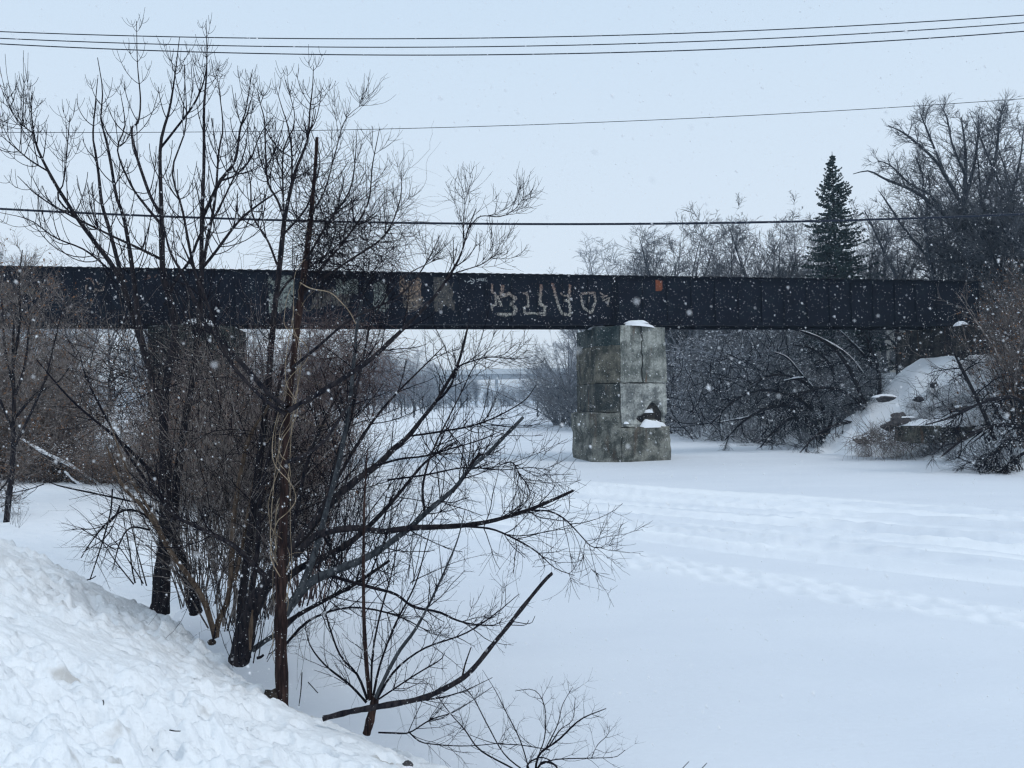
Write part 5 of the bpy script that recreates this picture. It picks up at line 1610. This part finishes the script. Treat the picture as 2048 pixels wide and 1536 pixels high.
fg_shrub(455, 1235, 9.2, 3.6, 30, .20, 'twig_brown', 'dense grey-brown shoots rising between the tan sapling and the leaning tree', 201, wig=.11)
fg_shrub(395, 1200, 10.6, 3.8, 30, .24, 'twig_brown', 'tall brown shoots right behind the second stem of the big tree', 202)
fg_shrub(520, 1215, 9.6, 3.8, 34, .22, 'twig_brown', 'thick screen of brown shoots behind the trunk with vines', 203, wig=.11)
fg_shrub(610, 1190, 10.5, 3.6, 34, .28, 'twig_red', 'red-brown shoots behind the limbs right of the vine trunk', 204)
fg_shrub(440, 1130, 12.5, 4.0, 34, .30, 'twig_brown', 'brown shoots farther back between the two left trunks', 205)
fg_shrub(560, 1110, 12.8, 4.2, 36, .28, 'twig_red', 'red-brown shoots farther back behind the vine trunk', 206)
fg_shrub(660, 1120, 11.8, 3.2, 24, .35, 'twig_dark', 'dark thin shoots at the right side of the clump', 207)
fg_shrub(300, 1150, 11.2, 2.4, 16, .5, 'twig_dark', 'low dark arching stems left of the big tree trunk', 208, arch=.14)
fg_shrub(500, 1300, 7.9, 1.3, 12, .5, 'twig_dark', 'short dark twigs at the foot of the leaning tree', 209, r0=.006, arch=.1)
fg_shrub(700, 1150, 9.0, 2.2, 22, .6, 'twig_dark', 'thin dark shoots under the long bare limbs', 210, r0=.007, arch=.08)
fg_shrub(800, 1150, 9.4, 1.7, 16, .7, 'twig_dark', 'sparse dark shoots over the ice under the long bare limbs', 211, r0=.006, arch=.12)

# --- small tree at the left edge and its brown crown
rS = np.random.default_rng(106)
S_ = Tree('young_tree', W(14, 1036, 16.2), 'slender young tree at the left edge with a fine brown twiggy crown', 'tree', 'bare trees along the snow bank')
S_.limb('trunk', [(12, 1050), (14, 1034), (18, 990), (24, 950), (27, 880), (28, 800), (26, 700), (30, 600)], 16.2, [6.5, 6, 5.4, 5, 4.4, 3.6, 2.6, 1.4], M['bark_dark'], 8, .05, k=30)
for p in [([(24, 950), (5, 975), (-20, 1000)]), ([(26, 900), (60, 830), (90, 760), (110, 680), (130, 600)]), ([(26, 860), (0, 800), (-30, 720), (-40, 640)]), ([(27, 800), (50, 730), (60, 640), (75, 560)]), ([(28, 780), (10, 700), (5, 610), (-5, 540)]),
          ([(28, 720), (40, 640), (38, 560), (45, 500)]), ([(27, 840), (70, 790), (120, 760), (160, 700)])]:
    S_.limb('limb', p, (16.2, 16.2 + rS.uniform(-1, 1)), [3, 2, .8], M['bark_dark'], 6, .04)
g, lv = twigs_on(rS, S_.limbs, LV(22, (.5, 1.4), .008, 6, .08, .08, pair=False, t=(.15, 1)), LV(8, (.25, .6), .005, 5, .05, .12, pair=False, rmin=.003), LV(3, (.12, .3), .004, 3, .05, .14, pair=False, rmin=.0025))
S_.part('twigs', g, M['twig_brown'], 'stuff')
P3, _ = lv[2]
ii = rS.integers(0, len(P3), 900)
S_.part('leaves', Geo().blades(P3[ii, 2], rS.normal(size=(900, 3)) + np.array([0, 0, -.7]), rS.uniform(.03, .07, 900), rS.uniform(.015, .035, 900), rS), M['leaf'], 'stuff', smooth=False)

# weeds poking through the snowfield
for i, (px, py, Y, h, lab) in enumerate([(30, 1038, 15.5, .8, 'thin dry weed beside the young tree at the left edge'), (36, 1045, 15.0, .5, 'short dry weed right of the young tree')]):
    ms = proto_shrub(300 + i, 5, h, .4, .0, (4, 2), .004, 'twig_grey', 0, tw=.002, base_r=.1)
    place(ms, 'dry_weed', tuple(W(px, py, Y)), 1, 0, lab, 'weed', 'dry weeds in the snowfield')

# --- the cut dark limb lying across in front
rG = np.random.default_rng(107)
gpts = [(646, 1437), (702, 1423), (746, 1415), (833, 1399), (877, 1383), (924, 1357), (950, 1333), (979, 1297), (1012, 1257), (1041, 1220), (1070, 1184), (1092, 1158), (1105, 1146)]
P, R = limb(gpts, (6.6, 6.75), [5.8, 5.6, 5.8, 5.6, 5.4, 5.4, 4.8, 4.6, 4.2, 4, 3.6, 3.4, 3.4], 44)
G_ = empty('cut_branch', tuple(P[0])); tag(G_, 'long dark cut branch lying from the bank and curving up over the ice', 'branch')
R2 = R * (1 + .07 * rG.normal(size=44))
Pc = np.vstack([P[:1] - (P[1:2] - P[:1]) * 1e-3, P, P[-1:] + (P[-1:] - P[-2:-1]) * 1e-3]); Rc = np.concatenate([[R2[0] * .02], R2, [R2[-1] * .02]])
Geo().tubes(Pc - P[0], Rc, 9).build('wood', M['bark_dark'], G_)
for p in ([(924, 1357), (930, 1330), (942, 1295)], [(1025, 1243), (1060, 1247), (1070, 1232)], [(1020, 1250), (1050, 1250), (1058, 1240)]):
    P2, R2 = limb(p, 6.7, [2.2, 1.2] if p[0][0] == 924 else [1, .6]); Geo().tubes(P2 - P[0], R2, 5).build('stub', M['bark_dark'], G_)

# --- shrub at the toe of the bank
rH = np.random.default_rng(108)
H = Tree('shrub', W(738, 1455, 7.15), 'many-stemmed shrub fanning up from the toe of the bank behind the cut branch', 'shrub', gsd)
H.limb('trunk', [(733, 1468), (738, 1450), (744, 1425), (752, 1392)], 7.15, [9, 8.5, 8, 7], M['bark_red'], 9, .1, grow=False)
for p, Y, r_, mt in [
    ([(740, 1400), (733, 1330), (728, 1240), (727, 1120), (729, 1000), (735, 900)], (7.15, 7.3), [5, 4.6, 4, 3.2, 2.4, 1.2], 'bark_red'),
    ([(752, 1395), (775, 1345), (800, 1300), (830, 1260), (860, 1205), (890, 1140), (915, 1080), (930, 1020)], (7.1, 7), [4.4, 4, 3.6, 3.2, 2.6, 2, 1.5, .8], 'bark_grey'),
    ([(745, 1400), (760, 1330), (790, 1250), (830, 1170), (850, 1100), (865, 1040)], (7.2, 7.6), [3, 2.6, 2.2, 1.8, 1.3, .7], 'twig_dark'),
    ([(742, 1400), (745, 1310), (760, 1230), (785, 1140), (800, 1060)], (7.2, 7.5), [2.8, 2.4, 2, 1.4, .7], 'twig_dark'),
    ([(753, 1399), (790, 1341), (848, 1297), (928, 1268), (986, 1231), (1038, 1188)], (7.1, 6.8), [2.6, 2.3, 2, 1.7, 1.3, .7], 'twig_dark'),
    ([(757, 1465), (790, 1466), (819, 1465), (862, 1439), (913, 1421), (986, 1373)], (7.05, 6.8), [1.8, 1.8, 1.6, 1.4, 1.1, .6], 'twig_dark'),
    ([(819, 1465), (835, 1480), (855, 1487), (928, 1492), (1008, 1486)], (7.0, 6.8), [1.4, 1.2, 1.1, 1, .6], 'twig_dark'),
    ([(735, 1400), (715, 1350), (680, 1310), (655, 1240), (640, 1180), (635, 1120)], (7.2, 7.5), [3, 2.6, 2.2, 1.7, 1.3, .7], 'twig_dark'),
    ([(733, 1405), (700, 1370), (650, 1330), (620, 1290), (610, 1250)], (7.2, 7.4), [2.6, 2.2, 1.7, 1.2, .7], 'twig_dark'),
    ([(758, 1398), (830, 1350), (880, 1320), (890, 1305)], (7.1, 7.1), [2, 1.6, 1.2, .7], 'twig_dark'),
    ([(755, 1410), (850, 1400), (920, 1385), (985, 1355)], (7.0, 6.8), [1.8, 1.5, 1.2, .6], 'twig_dark'),
]:
    H.limb('stem', p, Y, r_, M[mt], 6, .05)
g, lv = twigs_on(rH, H.limbs, LV(12, (.2, .6), .0042, 6, .06, .11, t=(.12, 1), rmin=.002), LV(5, (.1, .3), .0028, 5, .04, .14, rmin=.0016))
H.part('twigs', g, M['twig_dark'], 'stuff')
k_, kr = spawn(rH, *[np.stack([smooth_line(np.column_stack([p, r_]), 14) for p, r_ in H.limbs])[..., s] for s in (slice(0, 3), 3)], per=7, t=(.1, .7), ang=(40, 110), ln=(.2, .5), k=8, trop=-.25, wig=.15, rr=.4, rmax=.0014, rmin=.0009)
H.part('hanging_stems', Geo().tubes(k_, kr, 3), M['twig_grey'], 'stuff')

# --- shrub at the bottom edge
rI = np.random.default_rng(109)
I_ = Tree('shrub', W(1070, 1562, 6.6), 'sprawling thin shrub on the ice at the bottom edge of the photo', 'shrub', gsd)
for p, r_ in [([(1070, 1555), (1078, 1510), (1118, 1479), (1161, 1439), (1212, 1417)], [2.6, 2.3, 2, 1.5, .8]),
              ([(1078, 1510), (1090, 1470), (1089, 1412), (1068, 1380), (1030, 1382)], [1.4, 1.2, 1, .8, .5]),
              ([(1068, 1560), (1020, 1534), (960, 1500), (930, 1460), (895, 1420), (860, 1370)], [2, 1.8, 1.6, 1.3, 1, .6]),
              ([(1060, 1550), (1010, 1510), (975, 1450), (943, 1390), (915, 1365)], [1.6, 1.4, 1.2, .9, .5]),
              ([(1080, 1530), (1110, 1519), (1183, 1516), (1230, 1514), (1250, 1500)], [1.4, 1.2, 1, .7, .5]),
              ([(1183, 1516), (1195, 1490), (1215, 1470), (1220, 1450)], [.9, .8, .6, .4]),
              ([(1090, 1500), (1115, 1450), (1125, 1410), (1145, 1375)], [1.4, 1.1, .8, .5]),
              ([(1100, 1490), (1120, 1460), (1145, 1440), (1150, 1400)], [1.4, 1.1, .8, .5]),
              ([(1060, 1545), (1040, 1480), (1010, 1420), (990, 1380), (965, 1340)], [1.4, 1.2, 1, .7, .4]),
              ([(1100, 1500), (1040, 1490), (990, 1487), (940, 1470)], [1.2, 1, .8, .5]),
              ([(1065, 1555), (1085, 1525), (1110, 1530), (1118, 1550)], [2.4, 2.2, 2, 1.4]),
              ([(1060, 1560), (1055, 1530), (1080, 1515), (1100, 1520)], [2, 1.8, 1.4, 1])]:
    I_.limb('stem', p, (6.6, 6.3), r_, M['twig_dark'], 5, .05)
g, lv = twigs_on(rI, I_.limbs, LV(8, (.12, .45), .0022, 6, .07, .12, t=(.15, 1)), LV(4, (.06, .2), .0014, 4, .06, .15))
I_.part('twigs', g, M['twig_dark'], 'stuff')
for i, (px, py) in enumerate([(1372, 1545), (1408, 1548)]):
    o = Tree('twig', W(px, py, 6.4), ['slanting twig tip at the bottom edge, left of its neighbour', 'small twig tip at the bottom edge, right of its neighbour'][i], 'twig')
    o.limb('stem', [(px - 30, py + 20), (px - 10, py - 5), (px + 6, py - 22)], 6.4, [1, .6], M['twig_dark'], 4, .0)

# sticks and dark gaps along the crest of the bank
for i, (a_, b2, Y, r_, lab) in enumerate([((616, 1364), (636, 1386), 7.6, 1.1, 'short dark stick standing in the snow right of the vine trunk'),
                                          ((514, 1316), (527, 1310), 7.5, 3.2, 'dark broken stub lying left of the vine trunk base'),
                                          ((425, 1283), (431, 1255), 8.3, 2, 'dark stub poking from the snow below the tan sapling'),
                                          ((604, 1345), (598, 1412), 7.1, 1.2, 'thin dark stem hanging along the right side of the vine trunk'),
                                          ((174, 1160), (192, 1152), 9.0, 1.2, 'dark twig tip stuck in the bank left of the big tree'),
                                          ((339, 1460), (361, 1462), 4.6, 1.3, 'small dark twig lying on the lumpy snow'),
                                          ((206, 1400), (207, 1410), 3.9, 1.2, 'tiny dark stem poking from the foreground snow')]):
    P, R = limb([a_, ((a_[0] + b2[0]) / 2 + 1, (a_[1] + b2[1]) / 2 + 1), b2], Y, [r_, r_ * .8])
    o = Geo().tubes(P - P[0], R, 5).build('stick', M['twig_dark']); o.location = tuple(P[0])
    tag(o, lab, 'stick', 'loose sticks in the snow')


def soil_clump(px, py, Y, w_, h_, label, seed, mat='dirt'):
    r = np.random.default_rng(seed)
    c = W(px, py, Y)
    nu, nv = 18, 10
    U, V_ = np.meshgrid(np.linspace(0, 2 * math.pi, nu, endpoint=False), np.linspace(0, math.pi, nv), indexing='ij')
    rad = 1 + .5 * fbm(np.cos(U) * 1.5 + seed, V_ * 1.5 + np.sin(U), 3, seed)
    X = np.cos(U) * np.sin(V_) * rad * w_; Yy = np.sin(U) * np.sin(V_) * rad * w_ * .6; Z = np.cos(V_) * rad * h_
    i = np.arange(nu * nv).reshape(nu, nv); j = np.roll(i, -1, axis=0)
    Q = np.stack([i[:, :-1], i[:, 1:], j[:, 1:], j[:, :-1]], -1).reshape(-1, 4)
    o = Geo().add(np.stack([X, Yy, Z], -1).reshape(-1, 3), Q).build('soil_clump', M[mat])
    o.location = tuple(c); tag(o, label, 'soil', 'bare dark soil showing through the snow')


soil_clump(532, 1392, 7.16, .15, .05, 'dark hollow of bare soil left of the vine trunk base', 1)
soil_clump(552, 1392, 7.02, .06, .06, 'dark clod of soil against the foot of the vine trunk', 4)
soil_clump(424, 1284, 8.5, .05, .03, 'small dark clod below the tan sapling', 2)
soil_clump(815, 1532, 6.4, .05, .04, 'grey stone half buried in the snow at the bottom edge', 3, 'rock')

# --- arching trees over the ice edge on the right bank
rR = np.random.default_rng(120)
def arching(label, base, Y, limbs, seed, mat='twig_dark', n1=14, l1=(.8, 2.4), drop=-.10):
    rg = np.random.default_rng(seed)
    T = Tree('leaning_tree', W(base[0], base[1], Y), label, 'tree', 'trees arching over the ice on the right bank')
    for i, (p, r_) in enumerate(limbs):
        T.limb('trunk' if i == 0 else 'limb', p, (Y, Y - 1.2), r_, M['bark_dark'], 7, .06)
    g, lv = twigs_on(rg, T.limbs, LV(n1, l1, .03, 8, drop, .09, ang=(25, 70), pair=False, rmin=.012), LV(7, (.4, 1.2), .018, 6, drop, .12, ang=(25, 65), pair=False, rmin=.010), LV(4, (.25, .7), .012, 4, drop, .14, pair=False, rmin=.008))
    T.part('twigs', g, M[mat], 'stuff')


arching('dark arching tree with limbs sweeping left down to the ice under the right span', (1650, 880), 49, [
    ([(1650, 885), (1630, 845), (1590, 815), (1540, 815), (1490, 840), (1450, 880)], [5, 4.5, 4, 3.2, 2.4, 1.2]),
    ([(1640, 860), (1600, 835), (1560, 850), (1520, 895)], [3.6, 3, 2.2, 1.2]),
    ([(1650, 870), (1640, 800), (1600, 760), (1545, 750), (1500, 770)], [4, 3.6, 3, 2.2, 1]),
    ([(1655, 870), (1670, 800), (1665, 740), (1630, 700), (1590, 690)], [4, 3.6, 3, 2.2, 1]),
    ([(1650, 850), (1600, 800), (1530, 780), (1470, 800), (1420, 850)], [3.6, 3, 2.4, 1.8, 1])], 1)
arching('dark leaning tree at the left foot of the embankment', (1745, 850), 46, [
    ([(1745, 860), (1725, 800), (1700, 740), (1670, 700), (1630, 672)], [5, 4.5, 4, 3, 1.6]),
    ([(1740, 830), (1700, 790), (1650, 775), (1600, 790), (1570, 820)], [3.6, 3, 2.6, 2, 1]),
    ([(1745, 840), (1760, 780), (1752, 720), (1730, 670)], [4, 3.5, 3, 2]),
    ([(1740, 850), (1690, 845), (1640, 865), (1600, 905)], [3, 2.6, 2, 1])], 2)
arching('dark tree at the right edge throwing limbs left and down over the ice', (2075, 880), 33, [
    ([(2085, 900), (2050, 860), (2000, 850), (1940, 870), (1880, 915)], [6, 5, 4, 3, 1.4]),
    ([(2080, 890), (2030, 880), (1990, 905), (1955, 940)], [4, 3.4, 2.6, 1.6]),
    ([(2085, 870), (2040, 800), (1980, 800), (1900, 835), (1850, 850)], [5, 4, 3.4, 2.4, 1]),
    ([(1990, 880), (1965, 820), (1930, 750), (1905, 700)], [4.5, 4, 3, 1.6]),
    ([(2080, 900), (2050, 905), (2010, 935), (1985, 955)], [3.4, 3, 2.2, 1.2])], 3)
for i, (p, lab) in enumerate([([(1800, 800), (1797, 740), (1794, 680), (1790, 600)], 'straight dark trunk standing left of the pale house wall'),
                              ([(1834, 752), (1826, 700), (1812, 650), (1800, 590)], 'leaning dark trunk crossing in front of the pale house wall'),
                              ([(1862, 740), (1866, 690), (1872, 640), (1880, 560)], 'dark trunk between the pale house and the abutment')]):
    T = Tree('tree_trunk', W(*p[0], 52), lab, 'tree', 'trunks in front of the pale house')
    T.limb('trunk', p, 52, [5.5, 4.6, 3.6], M['bark_dark'], 8, .05)
    g, lv = twigs_on(np.random.default_rng(400 + i), T.limbs, LV(8, (.8, 2.2), .03, 7, .02, .1, pair=False, rmin=.012), LV(5, (.4, 1.), .015, 5, 0, .12, pair=False, rmin=.01))
    T.part('twigs', g, M['twig_dark'], 'stuff')

tangle('brush_tangle', 'dark tangled trunks and stems standing in the grey brush under the right span', 1520, 790, 200, 100, 57, 300, 21, 'twig_dark', ln=(1.5, 4.5), droop=.0, r=.035, dy=4, wig=.15, up=.8)
tangle('brush_tangle', 'pale stems in the grey brush under the right span', 1480, 760, 220, 100, 60, 380, 22, 'twig_hazy', ln=(1.5, 4), droop=-.02, r=.022, dy=4, wig=.17, up=.6)
tangle('brush_pile', 'heap of brown dead brush at the foot of the snowy embankment', 1775, 880, 75, 14, 39.2, 420, 23, 'twig_brown', ln=(.7, 2.0), droop=-.03, r=.013, dy=1.2, wig=.14, up=.0)
tangle('brush_tangle', 'dark thin stems sticking out of the snow slope beside the abutment', 1880, 800, 60, 50, 41.0, 130, 24, 'twig_dark', ln=(.6, 1.8), droop=.0, r=.012, dy=1.0, wig=.15, up=.7)

# --- the big spreading tree above the right end of the bridge
def big_tree():
    rg = np.random.default_rng(131)
    Y = 53
    T = Tree('bare_tree', W(1945, 770, Y), 'big spreading bare tree with long limbs arching left, between the spruce and the right edge', 'tree', 'bare trees on the right bank behind the bridge')
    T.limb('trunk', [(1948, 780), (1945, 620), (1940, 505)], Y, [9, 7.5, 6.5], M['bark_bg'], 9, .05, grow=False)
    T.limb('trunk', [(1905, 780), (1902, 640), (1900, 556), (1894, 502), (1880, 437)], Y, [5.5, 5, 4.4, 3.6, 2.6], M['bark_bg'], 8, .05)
    for p, r_ in [([(1940, 520), (1928, 434), (1931, 349), (1930, 290), (1922, 235)], [6, 5, 3.6, 2.4, 1]),
                  ([(1940, 505), (1901, 444), (1867, 410), (1823, 380), (1772, 359), (1738, 342), (1706, 348)], [4.6, 4, 3.4, 2.8, 2.2, 1.6, .8]),
                  ([(1890, 430), (1860, 390), (1820, 368), (1780, 330), (1755, 322)], [3, 2.4, 2, 1.4, .8]),
                  ([(1930, 420), (1901, 369), (1874, 325), (1840, 292), (1806, 265), (1776, 251)], [4.4, 3.8, 3, 2.4, 1.7, .8]),
                  ([(1895, 360), (1870, 300), (1850, 250), (1840, 225)], [2.6, 2, 1.4, .8]),
                  ([(1930, 400), (1948, 332), (1955, 282), (1958, 231)], [4, 3, 2, .9]),
                  ([(1931, 350), (1905, 290), (1895, 240), (1885, 215)], [2.8, 2, 1.4, .8]),
                  ([(1938, 470), (1965, 400), (1990, 320), (2000, 240), (2010, 205)], [4.4, 3.6, 2.8, 1.8, .8]),
                  ([(1945, 560), (1985, 480), (2020, 400), (2040, 320), (2048, 250)], [4.4, 3.6, 2.8, 1.8, .8]),
                  ([(1870, 640), (1867, 556), (1854, 512), (1816, 468), (1782, 417), (1759, 383)], [4, 3.6, 3.2, 2.6, 1.8, .8]),
                  ([(1860, 530), (1850, 450), (1860, 390), (1855, 340)], [2.6, 2.2, 1.6, .8]),
                  ([(1800, 600), (1793, 556), (1759, 485), (1742, 447), (1728, 420)], [3, 2.8, 2.2, 1.6, .8]),
                  ([(1880, 440), (1850, 400), (1845, 350), (1830, 310)], [2.4, 2, 1.4, .8])]:
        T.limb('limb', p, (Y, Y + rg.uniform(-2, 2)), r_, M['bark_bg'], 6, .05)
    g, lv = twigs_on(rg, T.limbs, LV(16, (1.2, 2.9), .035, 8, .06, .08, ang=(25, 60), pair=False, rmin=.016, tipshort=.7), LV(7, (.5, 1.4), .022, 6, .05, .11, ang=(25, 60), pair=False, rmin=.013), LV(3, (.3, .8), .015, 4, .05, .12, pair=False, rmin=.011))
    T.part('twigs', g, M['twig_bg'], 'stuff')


big_tree()

# ------------------------------------------------------------------ haze and falling snow
hz_me = Geo().box((-1500, -1420, -2.0), (1500, 1480, 26.0))
hm = bpy.data.materials.new('snow_haze'); hm.use_nodes = True
nn = hm.node_tree.nodes; nn.clear()
ho = nn.new('ShaderNodeOutputMaterial'); pv = nn.new('ShaderNodeVolumePrincipled')
pv.inputs['Color'].default_value = (.58, .78, 1.0, 1)
pv.inputs['Density'].default_value = .0007
hm.node_tree.links.new(pv.outputs[0], ho.inputs['Volume'])
hz_o = hz_me.build('haze', hm, None, False)
tag(hz_o, 'thin pale haze of fine snow in the air over the river', 'haze', None, 'stuff')

rF = np.random.default_rng(55)
NFL = 145000
# flakes fill the air evenly in a wedge in front of the viewpoint and to both sides
d = 12 * rF.uniform(.0002, 1, NFL) ** (1 / 2.5)
az = np.radians(rF.uniform(-46, 46, NFL))
X = d * np.sin(az); Y = d * np.cos(az); Z = EYE + d * rF.uniform(-.62, .66, NFL)
ok = (d > 1.0) & (Z > .05)
ok &= ~((Y < 12) & (Z < z_near(X, Y, False) + .12))
C = np.stack([X, Y, Z], 1)[ok]; n = len(C)
s = rF.lognormal(math.log(.00155), .40, n).clip(.0007, .0034)
near = rF.choice(n, 36, replace=False)      # a few flakes close to the viewpoint fall out of focus
dn = rF.uniform(.4, 1.1, 36); an = np.radians(rF.uniform(-34, 34, 36))
C[near] = np.stack([dn * np.sin(an), dn * np.cos(an), EYE + dn * rF.uniform(-.42, .45, 36)], 1); s[near] = rF.uniform(.0009, .0021, 36)
fall = np.stack([rF.normal(.55, .3, n), rF.normal(0, .3, n), -np.ones(n)], 1); fall /= np.linalg.norm(fall, axis=1, keepdims=True)
A1 = np.cross(fall, rF.normal(size=(n, 3))); A1 /= np.linalg.norm(A1, axis=1, keepdims=True); B1 = np.cross(fall, A1)
el = rF.uniform(1.0, 2.1, n)
ss = s[:, None]
V = np.stack([C + fall * ss * el[:, None], C + A1 * ss - fall * ss * .6, C + (-.5 * A1 + .87 * B1) * ss - fall * ss * .6, C + (-.5 * A1 - .87 * B1) * ss - fall * ss * .6], 1).reshape(-1, 3)
b4 = (np.arange(n) * 4)[:, None]
T = np.concatenate([b4 + np.array([[0, 1, 2]]), b4 + np.array([[0, 2, 3]]), b4 + np.array([[0, 3, 1]]), b4 + np.array([[1, 3, 2]])])
fo = Geo().add(V, None, T).build('falling_snow', M['flake'])
tag(fo, 'snowflakes falling through the air', 'snowflakes', None, 'stuff')
